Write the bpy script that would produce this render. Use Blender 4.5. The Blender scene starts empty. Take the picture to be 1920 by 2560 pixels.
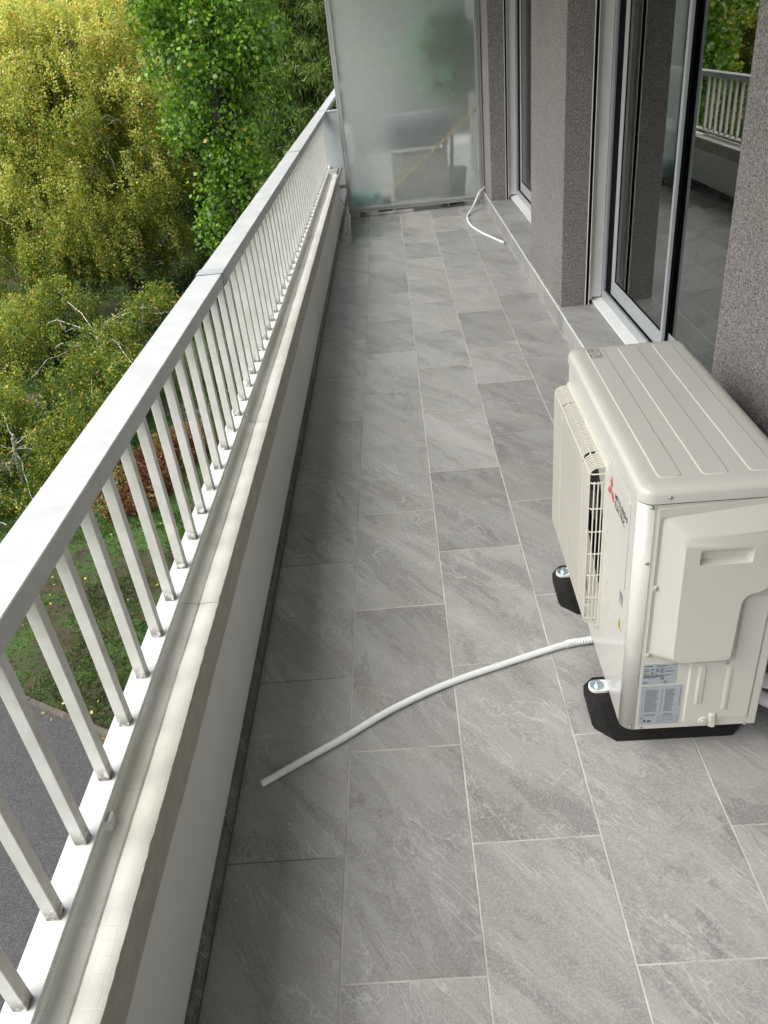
import bpy, math, random
import numpy as np
from mathutils import Vector, Matrix
from mathutils.geometry import tessellate_polygon
random.seed(7); rng = np.random.default_rng(7)
SC = bpy.context.scene
COL = SC.collection

# ------------------------------------------------------------------ camera
cam_d = bpy.data.cameras.new('camera'); cam = bpy.data.objects.new('camera', cam_d); COL.objects.link(cam)
SC.camera = cam
_psi, _th, _ro, _h = -0.05528, 0.55375, 0.11597, 1.66512
_f = Vector((math.sin(_psi)*math.cos(_th), math.cos(_psi)*math.cos(_th), -math.sin(_th)))
_r = Vector((math.cos(_psi), -math.sin(_psi), 0)); _d = _f.cross(_r)
c_, s_ = math.cos(_ro), math.sin(_ro)
right = c_*_r + s_*_d; down = -s_*_r + c_*_d
cam.matrix_world = Matrix(((right.x, -down.x, -_f.x, 0), (right.y, -down.y, -_f.y, 0), (right.z, -down.z, -_f.z, _h), (0, 0, 0, 1)))
cam_d.sensor_fit = 'HORIZONTAL'; cam_d.sensor_width = 36; cam_d.lens = 36*1946.63/1920
cam_d.clip_start = 0.02; cam_d.clip_end = 2000

# ------------------------------------------------------------------ sky, sun, exposure
SUN_EL, SUN_AZ = math.radians(52), math.radians(-112)     # azimuth from +Y towards +X
w = bpy.data.worlds.new('World'); SC.world = w; w.use_nodes = True
nt = w.node_tree; nt.nodes.clear()
sky = nt.nodes.new('ShaderNodeTexSky'); sky.sky_type = 'NISHITA'; sky.sun_disc = False
sky.sun_elevation = SUN_EL; sky.sun_rotation = SUN_AZ; sky.air_density = 1.6; sky.dust_density = 4.0; sky.ozone_density = 1.0
hs = nt.nodes.new('ShaderNodeHueSaturation'); hs.inputs['Saturation'].default_value = 0.30
bg = nt.nodes.new('ShaderNodeBackground'); bg.inputs['Strength'].default_value = 0.15
wo = nt.nodes.new('ShaderNodeOutputWorld')
nt.links.new(sky.outputs[0], hs.inputs['Color']); nt.links.new(hs.outputs[0], bg.inputs[0]); nt.links.new(bg.outputs[0], wo.inputs[0])
sd = bpy.data.lights.new('sun', 'SUN'); sd.energy = .8; sd.angle = math.radians(55); sd.color = (1.0, 0.96, 0.88)
sun = bpy.data.objects.new('sun', sd); COL.objects.link(sun)
sdir = Vector((math.sin(SUN_AZ)*math.cos(SUN_EL), math.cos(SUN_AZ)*math.cos(SUN_EL), math.sin(SUN_EL)))
sun.rotation_euler = sdir.to_track_quat('Z', 'Y').to_euler(); sun.location = (-8, -6, 15)
vs = SC.view_settings
vs.view_transform = 'Standard'; vs.look = 'None'; vs.gamma = 1; vs.use_curve_mapping = False
vs.exposure = 1.12
SC.cycles.max_bounces = 10; SC.cycles.transparent_max_bounces = 24; SC.cycles.use_denoising = True
SC.cycles.sample_clamp_indirect = 6

# ------------------------------------------------------------------ helpers
class MB:
    def __init__(s): s.v = []; s.f = []; s.m = []
    def add(s, vs, fs, mi=0):
        o = len(s.v); s.v += [tuple(p) for p in vs]; s.f += [tuple(o+i for i in f) for f in fs]; s.m += [mi]*len(fs); return s
    def box(s, x0, x1, y0, y1, z0, z1, b=0.0, mi=0):
        if b <= 0:
            return s.add([(x0,y0,z0),(x1,y0,z0),(x1,y1,z0),(x0,y1,z0),(x0,y0,z1),(x1,y0,z1),(x1,y1,z1),(x0,y1,z1)],
                  [(0,3,2,1),(4,5,6,7),(0,1,5,4),(1,2,6,5),(2,3,7,6),(3,0,4,7)], mi)
        # chamfered box : 24 verts
        X, Y, Z = (x0,x1),(y0,y1),(z0,z1); V = []; idx = {}
        for i in (0,1):
            for j in (0,1):
                for k in (0,1):
                    sx, sy, sz = (1 if i==0 else -1),(1 if j==0 else -1),(1 if k==0 else -1)
                    idx[i,j,k,'x'] = len(V); V.append((X[i], Y[j]+sy*b, Z[k]+sz*b))
                    idx[i,j,k,'y'] = len(V); V.append((X[i]+sx*b, Y[j], Z[k]+sz*b))
                    idx[i,j,k,'z'] = len(V); V.append((X[i]+sx*b, Y[j]+sy*b, Z[k]))
        F = []
        for i in (0,1): F.append([idx[i,a,c,'x'] for a,c in ((0,0),(0,1),(1,1),(1,0))][::(1 if i==0 else -1)])
        for j in (0,1): F.append([idx[a,j,c,'y'] for a,c in ((0,0),(1,0),(1,1),(0,1))][::(1 if j==0 else -1)])
        for k in (0,1): F.append([idx[a,c,k,'z'] for a,c in ((0,0),(0,1),(1,1),(1,0))][::(1 if k==0 else -1)])
        for j in (0,1):
            for k in (0,1): F.append([idx[0,j,k,'y'],idx[1,j,k,'y'],idx[1,j,k,'z'],idx[0,j,k,'z']][::(1 if j==k else -1)])
        for i in (0,1):
            for k in (0,1): F.append([idx[i,0,k,'x'],idx[i,0,k,'z'],idx[i,1,k,'z'],idx[i,1,k,'x']][::(1 if i==k else -1)])
        for i in (0,1):
            for j in (0,1): F.append([idx[i,j,0,'x'],idx[i,j,1,'x'],idx[i,j,1,'y'],idx[i,j,0,'y']][::(1 if i==j else -1)])
        for i in (0,1):
            for j in (0,1):
                for k in (0,1): F.append([idx[i,j,k,'x'],idx[i,j,k,'y'],idx[i,j,k,'z']][::(1 if (i+j+k)%2==0 else -1)])
        return s.add(V, F, mi)
    def tube(s, pts, r, n=8, cap=True, mi=0):
        pts = [Vector(p) for p in pts]; N = len(pts)
        R = r if hasattr(r, '__len__') else [r]*N
        up = None; rings = []; V = []
        for i, p in enumerate(pts):
            t = (pts[min(i+1,N-1)]-pts[max(i-1,0)]).normalized()
            if up is None:
                up = Vector((0,0,1)) if abs(t.z) < .9 else Vector((1,0,0))
            a = t.cross(up)
            if a.length < 1e-6: a = t.orthogonal()
            a.normalize(); b = a.cross(t).normalized(); up = b
            rings.append(len(V))
            for k in range(n):
                an = 2*math.pi*k/n; V.append(p + (a*math.cos(an)+b*math.sin(an))*R[i])
        F = []
        for i in range(N-1):
            for k in range(n):
                k2 = (k+1)%n; F.append((rings[i]+k, rings[i+1]+k, rings[i+1]+k2, rings[i]+k2))
        if cap: F.append(tuple(range(n))); F.append(tuple(rings[-1]+k for k in range(n))[::-1])
        return s.add(V, F, mi)
    def cyl(s, c, axis, r, h, n=20, r2=None, mi=0):
        c = Vector(c); a = Vector(axis).normalized()
        return s.tube([c, c+a*h], [r, r if r2 is None else r2], n, True, mi)
    def prism(s, poly, d0, d1, plane='xy', mi=0, holes=()):
        # poly in the plane, extruded along the third axis
        def mk(p, d): return {'xy':(p[0],p[1],d),'xz':(p[0],d,p[1]),'yz':(d,p[0],p[1])}[plane]
        allp = [list(poly)]+[list(h) for h in holes]; flat = [p for q in allp for p in q]
        tr = tessellate_polygon([[Vector((p[0],p[1],0)) for p in q] for q in allp])
        o = len(s.v); nf = len(flat)
        s.v += [mk(p, d0) for p in flat]+[mk(p, d1) for p in flat]
        for t in tr: s.f.append(tuple(o+i for i in t)); s.f.append(tuple(o+nf+i for i in t[::-1])); s.m += [mi, mi]
        k = 0
        for q in allp:
            n = len(q)
            for i in range(n):
                j = (i+1)%n; s.f.append((o+k+i, o+k+j, o+nf+k+j, o+nf+k+i)); s.m.append(mi)
            k += n
        return s
    def loft(s, rings, cap0=True, cap1=True, mi=0):
        n = len(rings[0]); V = [p for r in rings for p in r]; F = []
        for i in range(len(rings)-1):
            for k in range(n):
                k2 = (k+1)%n; F.append((i*n+k, i*n+k2, (i+1)*n+k2, (i+1)*n+k))
        if cap0: F.append(tuple(range(n))[::-1])
        if cap1: F.append(tuple((len(rings)-1)*n+k for k in range(n)))
        return s.add(V, F, mi)
    def mesh(s, name, mats, smooth=None):
        me = bpy.data.meshes.new(name); me.from_pydata([tuple(p) for p in s.v], [], s.f); me.update()
        for m in (mats if isinstance(mats, (list, tuple)) else [mats]): me.materials.append(m)
        if len(me.materials) > 1: me.polygons.foreach_set('material_index', s.m)
        import bmesh
        bm = bmesh.new(); bm.from_mesh(me); bmesh.ops.recalc_face_normals(bm, faces=bm.faces)
        if smooth is not None:
            for f in bm.faces: f.smooth = True
            for e in bm.edges:
                if len(e.link_faces) == 2 and e.calc_face_angle(0) > math.radians(smooth): e.smooth = False
        bm.to_mesh(me); bm.free()
        return me
    def build(s, name, mats, parent=None, smooth=None):
        return link(name, s.mesh(name, mats, smooth), parent)

def link(name, me, parent=None, loc=None):
    o = bpy.data.objects.new(name, me); COL.objects.link(o)
    if parent: o.parent = parent
    if loc is not None: o.location = loc
    return o
def thing(name, label, cat, loc=(0,0,0), rz=0, group=None):
    o = bpy.data.objects.new(name, None); COL.objects.link(o); o.location = loc; o.rotation_euler = (0,0,rz); o.empty_display_size = .1
    return tag(o, label, cat, group)
def tag(o, label=None, cat=None, group=None, kind=None):
    if label: o['label'] = label
    if cat: o['category'] = cat
    if group: o['group'] = group
    if kind: o['kind'] = kind
    return o
def rrect(x0, x1, y0, y1, r, n=6):
    P = []
    for cx, cy, a0 in ((x1-r,y1-r,0),(x0+r,y1-r,90),(x0+r,y0+r,180),(x1-r,y0+r,270)):
        for k in range(n+1):
            a = math.radians(a0+90*k/n); P.append((cx+r*math.cos(a), cy+r*math.sin(a)))
    return P
def circ(cx, cy, r, n=32): return [(cx+r*math.cos(2*math.pi*k/n), cy+r*math.sin(2*math.pi*k/n)) for k in range(n)]
def smoothpath(pts, sub=6):
    P = [np.array(p, float) for p in pts]; out = []
    for i in range(len(P)-1):
        p0 = P[max(i-1,0)]; p1 = P[i]; p2 = P[i+1]; p3 = P[min(i+2,len(P)-1)]
        for k in range(sub):
            t = k/sub; out.append(tuple(.5*((2*p1)+(-p0+p2)*t+(2*p0-5*p1+4*p2-p3)*t*t+(-p0+3*p1-3*p2+p3)*t**3)))
    out.append(tuple(P[-1])); return out

# ------------------------------------------------------------------ materials
class NT:
    def __init__(s, name):
        s.mat = bpy.data.materials.new(name); s.mat.use_nodes = True; s.t = s.mat.node_tree; s.t.nodes.clear()
        s.out = s.n('OutputMaterial')
    def n(s, typ, **kw):
        nd = s.t.nodes.new('ShaderNode'+typ)
        for k, v in kw.items():
            if k.startswith('i_'):
                key = k[2:].replace('_', ' ')
                sock = nd.inputs[int(key)] if key.isdigit() else nd.inputs[key]
                s.set(sock, v)
            else: setattr(nd, k, v)
        return nd
    def set(s, sock, v):
        if isinstance(v, bpy.types.NodeSocket): s.t.links.new(v, sock)
        elif isinstance(v, bpy.types.Node): s.t.links.new(v.outputs[0], sock)
        else:
            if hasattr(sock.default_value, '__len__') and not hasattr(v, '__len__'): v = (v,)*len(sock.default_value)
            elif hasattr(sock.default_value, '__len__') and len(sock.default_value) == 4 and len(v) == 3: v = (*v, 1)
            sock.default_value = v
    def ramp(s, fac, stops, interp='LINEAR'):
        r = s.n('ValToRGB'); r.color_ramp.interpolation = interp; el = r.color_ramp.elements
        while len(el) < len(stops): el.new(.5)
        for e, (p, c) in zip(el, stops):
            e.position = p; e.color = (*c, 1) if hasattr(c, '__len__') else (c, c, c, 1)
        s.set(r.inputs[0], fac); return r.outputs[0]
    def noise(s, vec, scale, detail=4, rough=.55, dist=0.0):
        return s.n('TexNoise', i_Vector=vec, i_Scale=scale, i_Detail=detail, i_Roughness=rough, i_Distortion=dist).outputs[0]
    def mix(s, fac, a, b, mode='MIX'):
        m = s.n('Mix', data_type='RGBA', blend_type=mode); s.set(m.inputs[0], fac); s.set(m.inputs[6], a); s.set(m.inputs[7], b); return m.outputs[2]
    def math(s, op, a, b=0.0, clamp=False):
        m = s.n('Math', operation=op, use_clamp=clamp); s.set(m.inputs[0], a); s.set(m.inputs[1], b); return m.outputs[0]
    def mapr(s, v, a, b, c, d):
        m = s.n('MapRange'); s.set(m.inputs[0], v)
        for i, x in enumerate((a, b, c, d)): s.set(m.inputs[i+1], x)
        return m.outputs[0]
    def bump(s, h, strength=.3, dist=.002, nrm=None):
        b = s.n('Bump'); s.set(b.inputs['Height'], h); b.inputs['Strength'].default_value = strength; b.inputs['Distance'].default_value = dist
        if nrm is not None: s.set(b.inputs['Normal'], nrm)
        return b.outputs[0]
    def surf(s, sh): s.t.links.new(sh if isinstance(sh, bpy.types.NodeSocket) else sh.outputs[0], s.out.inputs[0]); return s.mat
    def bsdf(s, **kw): return s.n('BsdfPrincipled', **kw)
    def obj(s): return s.n('TexCoord').outputs['Object']
    def pos(s): return s.n('NewGeometry').outputs['Position']

def plain(name, col, rough=.5, metal=0.0, var=.06, scale=8, bump=0, spec=.5, coat=0):
    t = NT(name); p = t.pos(); nz = t.noise(p, scale, 5)
    c0 = [x*(1-var) for x in col]; c1 = [min(1, x*(1+var)) for x in col]
    c = t.ramp(nz, [(.3, c0), (.7, c1)])
    kw = dict(i_Base_Color=c, i_Roughness=t.mapr(nz, .3, .7, rough*.9, min(1, rough*1.1)), i_Metallic=metal)
    b = t.bsdf(**kw); b.inputs['Specular IOR Level'].default_value = spec; b.inputs['Coat Weight'].default_value = coat; b.inputs['Coat Roughness'].default_value = .08
    if bump: t.set(b.inputs['Normal'], t.bump(t.noise(p, 260, 3), .3, bump))
    return t.surf(b)

def m_tile(name, base=(.285,.282,.274), dark=1.0):
    t = NT(name)
    oi = t.n('ObjectInfo'); rnd = oi.outputs['Random']
    off = t.n('CombineXYZ', i_X=t.math('MULTIPLY', rnd, 37.0), i_Y=t.math('MULTIPLY', rnd, 91.0), i_Z=t.math('MULTIPLY', rnd, 13.0))
    p0 = t.n('VectorMath', operation='ADD', i_0=t.obj(), i_1=off.outputs[0]).outputs[0]
    m0 = t.n('Mapping', i_Vector=p0); m0.inputs['Rotation'].default_value = (0, 0, math.radians(56))
    mp = t.n('Mapping', i_Vector=m0.outputs[0]); mp.inputs['Scale'].default_value = (.75, 2.4, 1)
    pd = mp.outputs[0]
    big = t.noise(pd, 3.2, 6, .6, .6); mid = t.noise(pd, 11, 7, .62, .8); fine = t.noise(p0, 160, 5, .6); finer = t.noise(p0, 620, 3, .6)
    c = t.ramp(big, [(.30, [x*.74*dark for x in base]), (.5, [x*dark for x in base]), (.70, [x*1.28*dark for x in base])])
    c = t.mix(t.mapr(mid, .35, .7, 0, .55), c, [x*1.35*dark for x in base])
    cleft = t.noise(pd, 2.1, 7, .62, .9)
    c = t.mix(t.mapr(cleft, .53, .545, 0, .26), c, [x*1.7*dark for x in base])
    c = t.mix(t.mapr(cleft, .44, .43, 0, .38), c, [x*.45*dark for x in base])
    # warm rusty clouds
    warm = t.noise(p0, 4.5, 4, .6)
    c = t.mix(t.mapr(warm, .52, .74, 0, .5), c, (.33*dark, .29*dark, .25*dark))
    # veins : two families of ridged noise, present only where a mask allows
    vmask = t.mapr(t.noise(p0, 3.1, 2), .42, .56, 0, 1)
    n1 = t.noise(pd, 2.6, 8, .58, 1.4)
    v1 = t.mapr(t.math('ABSOLUTE', t.math('SUBTRACT', n1, .5)), 0, .009, 1, 0)
    n2 = t.noise(pd, 6.5, 6, .6, 1.0)
    v2 = t.mapr(t.math('ABSOLUTE', t.math('SUBTRACT', n2, .5)), 0, .012, .6, 0)
    vein = t.math('MULTIPLY', t.math('MAXIMUM', v1, v2), vmask)
    c = t.mix(t.math('MULTIPLY', vein, .72), c, (.62*dark, .615*dark, .60*dark))
    c = t.mix(t.mapr(fine, .44, .62, 0, .5), c, [x*1.6*dark for x in base])
    c = t.mix(t.mapr(t.noise(p0, 300, 3, .7), .50, .62, 0, .26), c, [x*.5*dark for x in base])
    tone = t.mapr(rnd, 0, 1, .86, 1.12)
    c = t.mix(1.0, c, t.n('CombineXYZ', i_X=tone, i_Y=tone, i_Z=tone).outputs[0], 'MULTIPLY')
    # rain water has left the far end of the balcony wet
    gp = t.n('SeparateXYZ', i_0=t.pos())
    wet = t.mapr(t.math('ADD', gp.outputs[1], t.math('MULTIPLY', t.noise(t.pos(), 1.6, 3), 2.2)), 8.3, 8.9, 0, 1)
    left = t.mapr(t.math('ADD', gp.outputs[0], t.math('MULTIPLY', t.noise(t.pos(), 2.5, 3), .8)), .65, .1, 0, 1)
    wet = t.math('MULTIPLY', wet, left)
    c = t.mix(t.math('MULTIPLY', wet, .45), c, [x*.45*dark for x in base])
    rg = t.mapr(big, .3, .7, .27, .42)
    rg = t.n('Mix', data_type='FLOAT', i_0=wet, i_2=rg, i_3=.05).outputs[0]
    relief = t.math('ADD', t.math('ADD', t.math('MULTIPLY', mid, .8), t.math('MULTIPLY', t.mapr(cleft, .53, .545, 0, 1), .35)), t.math('ADD', t.math('MULTIPLY', fine, .25), t.math('MULTIPLY', vein, .25)))
    b = t.bsdf(i_Base_Color=c, i_Roughness=rg)
    b.inputs['Specular IOR Level'].default_value = .55
    bn = t.n('Bump'); t.set(bn.inputs['Height'], relief); bn.inputs['Distance'].default_value = .0022
    t.set(bn.inputs['Strength'], t.mapr(wet, 0, 1, .55, .03)); t.set(b.inputs['Normal'], bn.outputs[0])
    return t.surf(b)

def m_plaster(name, base=(.265,.243,.238)):
    t = NT(name); p = t.pos()
    vo = t.n('TexVoronoi', i_Vector=t.n('VectorMath', operation='ADD', i_0=p, i_1=t.n('VectorMath', operation='SCALE', i_0=t.n('TexNoise', i_Vector=p, i_Scale=90).outputs[1], i_Scale=.012).outputs[0]).outputs[0], i_Scale=190)
    n1 = t.noise(p, 185, 3, .75); n2 = t.noise(p, 1.8, 4); n3 = t.noise(p, 260, 2)
    c = t.ramp(n1, [(.36, [x*.14 for x in base]), (.43, [x*.55 for x in base]), (.50, base), (.58, [x*1.3 for x in base]), (.68, [min(x*1.8, .75) for x in base])])
    c = t.mix(t.mapr(n3, .57, .62, 0, .85), c, (.03, .03, .03))
    c = t.mix(t.mapr(n2, .35, .7, 0, .22), c, (.33, .31, .27))
    b = t.bsdf(i_Base_Color=c, i_Roughness=.85)
    h = t.math('ADD', t.math('MULTIPLY', n1, 1.0), t.math('MULTIPLY', vo.outputs[0], .5))
    t.set(b.inputs['Normal'], t.bump(h, .9, .004)); return t.surf(b)

def m_glass_window(name):
    # coated double glazing: reflects strongly at grazing angles, the rest passes through
    t = NT(name)
    fr = t.n('Fresnel', i_IOR=4.0)
    gl = t.n('BsdfGlossy', i_Color=(.92,.95,.93), i_Roughness=.003)
    tr = t.n('BsdfTransparent', i_Color=(.55,.58,.56))
    mx = t.n('MixShader', i_0=fr, i_1=tr, i_2=gl)
    return t.surf(mx)

def m_wired_glass(name):
    t = NT(name); p = t.pos()
    s = t.n('SeparateXYZ', i_0=p)
    def grid(ax):
        a = t.math('FRACT', t.math('MULTIPLY', s.outputs[ax], 1/.0165)); d = t.math('ABSOLUTE', t.math('SUBTRACT', a, .5))
        return t.mapr(d, .5, .34, 1, 0)
    g = t.math('MAXIMUM', grid(0), grid(2))
    brk = t.mapr(t.noise(p, 25, 3), .35, .65, .25, 1)
    g = t.math('MULTIPLY', g, brk)
    ham = t.noise(p, 75, 3, .6)
    nrm = t.bump(t.math('ADD', ham, t.math('MULTIPLY', g, .5)), .5, .004)
    ref = t.n('BsdfRefraction', i_Color=(.95,1.0,.96), i_Roughness=.36, i_IOR=1.10)
    sh = t.n('BsdfGlossy', i_Color=(.9,.95,.92), i_Roughness=.28, i_Normal=nrm)
    df = t.n('BsdfDiffuse', i_Color=t.mix(g, (.48,.53,.49), (.95,.97,.95)))
    tl = t.n('BsdfTranslucent', i_Color=t.mix(g, (.84,.88,.84), (1.0,1.0,1.0)), i_Normal=nrm)
    m1 = t.n('MixShader', i_0=.52, i_1=ref, i_2=tl)
    m2 = t.n('MixShader', i_0=.28, i_1=m1, i_2=df)
    lw = t.n('LayerWeight', i_Blend=.35, i_Normal=nrm)
    m3 = t.n('MixShader', i_0=t.math('MULTIPLY', lw.outputs[0], .8), i_1=m2, i_2=sh)
    return t.surf(m3)

def m_leaf(name, stops, trans=.35, rough=.45):
    t = NT(name); at = t.n('Attribute', attribute_name='tint'); f = at.outputs['Fac']
    c = t.ramp(f, stops)
    b = t.bsdf(i_Base_Color=c, i_Roughness=rough); tl = t.n('BsdfTranslucent', i_Color=t.mix(.5, c, t.mix(1.0, c, (1.6,1.7,.7), 'MULTIPLY')))
    return t.surf(t.n('MixShader', i_0=trans, i_1=b, i_2=tl))

def m_bark(name, a, bcol, sc=(14,14,3)):
    t = NT(name); mp = t.n('Mapping', i_Vector=t.pos()); mp.inputs['Scale'].default_value = sc
    n = t.noise(mp.outputs[0], 1.0, 6, .65)
    c = t.ramp(n, [(.38, a), (.55, bcol)]); b = t.bsdf(i_Base_Color=c, i_Roughness=.85); t.set(b.inputs['Normal'], t.bump(n, .8, .02)); return t.surf(b)

M = {}
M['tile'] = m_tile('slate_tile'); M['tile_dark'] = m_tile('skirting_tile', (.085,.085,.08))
M['plaster'] = m_plaster('speckled_plaster')
def m_grout():
    t = NT('grout'); p = t.pos(); n = t.noise(p, 6, 5)
    sx = t.n('SeparateXYZ', i_0=p).outputs[0]
    edge = t.mapr(sx, -.32, -.2, 0, 1)       # the joints nearest the parapet are stained
    c = t.ramp(n, [(.3, (.34,.335,.32)), (.62, (.66,.65,.62))]); c = t.mix(t.math('SUBTRACT', 1.0, edge), c, (.16,.145,.125))
    return t.surf(t.bsdf(i_Base_Color=c, i_Roughness=.8))
M['grout'] = m_grout()
M['white_rail'] = plain('white_lacquered_aluminium', (.60,.61,.60), .32, var=.035, scale=5)
def m_railtop():
    t = NT('weathered_white_handrail'); p = t.pos(); n = t.noise(p, 9, 6, .6); n2 = t.noise(p, 60, 4)
    c = t.ramp(n, [(.35, (.47,.485,.49)), (.62, (.56,.575,.58))]); c = t.mix(t.mapr(n2, .58, .72, 0, .45), c, (.66,.67,.67))
    c = t.mix(t.mapr(t.noise(p, 33, 5, .7), .62, .72, 0, .5), c, (.34,.34,.33))
    b = t.bsdf(i_Base_Color=c, i_Roughness=t.mapr(n, .3, .7, .28, .42)); return t.surf(b)
M['handrail'] = m_railtop()
def m_baluster():
    t = NT('grimy_white_baluster'); p = t.pos(); s = t.n('SeparateXYZ', i_0=p); n = t.noise(p, 14, 5, .65)
    foot = t.mapr(t.math('ADD', s.outputs[2], t.math('MULTIPLY', n, -.03)), .475, .512, 1, 0)
    c = t.ramp(n, [(.3, (.58,.58,.54)), (.7, (.74,.74,.72))]); c = t.mix(t.math('MULTIPLY', foot, t.mapr(t.noise(p, 70, 3), .40, .52, 0, 1)), c, (.16,.15,.13))
    return t.surf(t.bsdf(i_Base_Color=c, i_Roughness=.42))
M['baluster'] = m_baluster(); M['sleeve'] = plain('grey_white_sleeve', (.40,.43,.45), .3, var=.04)
def m_ledge():
    # white painted mosaic ledge
    t = NT('painted_mosaic_ledge'); p = t.pos(); s = t.n('SeparateXYZ', i_0=p)
    wob = t.math('MULTIPLY', t.math('SUBTRACT', t.noise(p, 18, 4), .5), .018)
    def jt(v, period, w_):
        a = t.math('FRACT', t.math('MULTIPLY', t.math('ADD', v, wob), 1/period)); d = t.math('ABSOLUTE', t.math('SUBTRACT', a, .5)); return t.mapr(d, .5, .5-w_, 1, 0)
    g = t.math('MAXIMUM', jt(s.outputs[1], .0265, .06), jt(s.outputs[0], .0265, .06))
    n = t.noise(p, 3.5, 5); n2 = t.noise(p, 45, 5, .7)
    c = t.ramp(n, [(.3, (.62,.61,.55)), (.6, (.76,.755,.72))])
    c = t.mix(t.mapr(n2, .62, .74, 0, .5), c, (.42,.38,.30)); c = t.mix(t.math('MULTIPLY', g, t.mapr(n, .4, .62, .0, .22)), c, (.42,.40,.35))
    # grime lying in the groove
    gd = t.mapr(t.math('ABSOLUTE', t.math('ADD', t.math('ADD', s.outputs[0], .5965), t.math('MULTIPLY', wob, .22))), 0, .004, 1, 0)
    c = t.mix(t.math('MULTIPLY', gd, .65), c, (.22,.20,.15))
    b = t.bsdf(i_Base_Color=c, i_Roughness=.5)
    h = t.math('ADD', t.math('MULTIPLY', g, -.35), t.math('MULTIPLY', t.noise(p, 60, 4), .5)); t.set(b.inputs['Normal'], t.bump(h, .35, .0025)); return t.surf(b)
M['ledge'] = m_ledge()
def m_parapet():
    t = NT('parapet_paint'); p = t.pos(); s = t.n('SeparateXYZ', i_0=p); n = t.noise(p, 3, 4)
    edge = t.math('ADD', s.outputs[2], t.math('MULTIPLY', t.math('SUBTRACT', t.noise(p, 2.3, 5, .7), .5), .035))
    k = t.mapr(edge, .336, .3385, 0, 1)
    bg_ = t.ramp(t.noise(p, 30, 5), [(.35, (.36,.335,.285)), (.65, (.43,.405,.35))])
    c = t.mix(k, t.ramp(n, [(.3, (.60,.605,.59)), (.7, (.66,.665,.65))]), bg_)
    b = t.bsdf(i_Base_Color=c, i_Roughness=.7); t.set(b.inputs['Normal'], t.bump(t.math('ADD', t.math('MULTIPLY', t.noise(p, 140, 3), .6), t.math('MULTIPLY', k, -.8)), .4, .002)); return t.surf(b)
M['parapet'] = m_parapet()
M['white_upvc'] = plain('white_window_frame', (.74,.745,.73), .38, var=.03)
M['beige_jamb'] = plain('beige_jamb', (.62,.60,.54), .45, var=.04)
M['sash'] = plain('grey_anodised_sash', (.38,.405,.42), .35, var=.03, metal=.0)
M['lilac_seal'] = plain('lilac_frame_edge', (.22,.21,.24), .4)
M['black'] = plain('black_rubber_seal', (.004,.004,.005), .9, spec=.1)
M['sill'] = plain('wet_white_sill', (.80,.82,.82), .18, var=.04, scale=20)
M['alu'] = plain('brushed_aluminium_frame', (.36,.37,.37), .42, metal=.2, var=.03, scale=4)
M['window_glass'] = m_glass_window('window_glass'); M['wired'] = m_wired_glass('wired_glass')
M['ac'] = plain('ivory_enamel', (.59,.585,.54), .30, var=.0, coat=.35)
M['ac_side'] = plain('ivory_moulded_cover', (.59,.58,.53), .45, var=.0)
M['ac_grille'] = plain('ivory_wire_grille', (.68,.66,.59), .42, var=.02)
M['screw'] = plain('steel_screw', (.42,.43,.44), .3, metal=.9)
M['zinc'] = plain('zinc_washer', (.50,.60,.66), .25, metal=.8)
M['red'] = plain('red_print', (.52,.045,.06), .4); M['ink'] = plain('black_print', (.02,.02,.022), .45)
M['sticker'] = plain('silver_sticker', (.38,.42,.46), .35, var=.03); M['yellow'] = plain('yellow_warning_print', (.62,.50,.06), .4)
M['greyprint'] = plain('grey_print', (.30,.30,.30), .5)
M['fan'] = plain('dark_fan_plastic', (.02,.02,.022), .4)
def m_foam():
    t = NT('black_recycled_rubber'); p = t.pos(); n = t.noise(p, 320, 4, .7)
    c = t.ramp(n, [(.4, (.006,.006,.006)), (.75, (.03,.03,.03))]); b = t.bsdf(i_Base_Color=c, i_Roughness=.95); t.set(b.inputs['Normal'], t.bump(n, 1.0, .006)); return t.surf(b)
M['rubber'] = m_foam()
M['hose'] = plain('white_pvc_hose', (.80,.82,.83), .35, var=.03)
M['insul'] = plain('white_pipe_insulation', (.66,.66,.66), .7, bump=.002)
M['orange'] = plain('copper_orange', (.45,.16,.07), .5); M['ceiling'] = plain('white_soffit_paint', (.62,.62,.60), .8)
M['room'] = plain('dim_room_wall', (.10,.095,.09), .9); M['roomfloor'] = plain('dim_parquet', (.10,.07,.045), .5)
M['curtain'] = plain('sheer_curtain', (.55,.55,.50), .9)
M['wood'] = plain('broom_handle_wood', (.60,.38,.15), .6); M['teal'] = plain('teal_plastic', (.0,.30,.27), .4); M['navy'] = plain('navy_bristles', (.03,.05,.09), .8)
M['blue_box'] = plain('blue_grey_plastic', (.035,.045,.09), .5); M['grey_box'] = plain('grey_plastic', (.33,.33,.32), .5)
M['pot'] = plain('dark_green_pot', (.03,.08,.04), .5)
M['birch_leaf'] = m_leaf('birch_leaves', [(0, (.07,.13,.015)), (.32, (.23,.28,.045)), (.6, (.52,.54,.13)), (.84, (.78,.72,.32)), (.93, (.85,.58,.06)), (1, (.65,.18,.03))], .45, .45)
M['poplar_leaf'] = m_leaf('poplar_leaves', [(0, (.03,.10,.012)), (.4, (.09,.20,.02)), (.75, (.23,.40,.04)), (.95, (.34,.48,.10)), (1, (.6,.45,.03))], .42, .33)
M['spruce_leaf'] = m_leaf('spruce_needles', [(0, (.014,.028,.008)), (.5, (.06,.11,.018)), (.85, (.15,.23,.035)), (1, (.24,.31,.06))], .2, .55)
M['dark_leaf'] = m_leaf('shade_tree_leaves', [(0, (.012,.028,.008)), (.6, (.03,.055,.012)), (1, (.06,.09,.02))], .2, .6)
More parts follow.
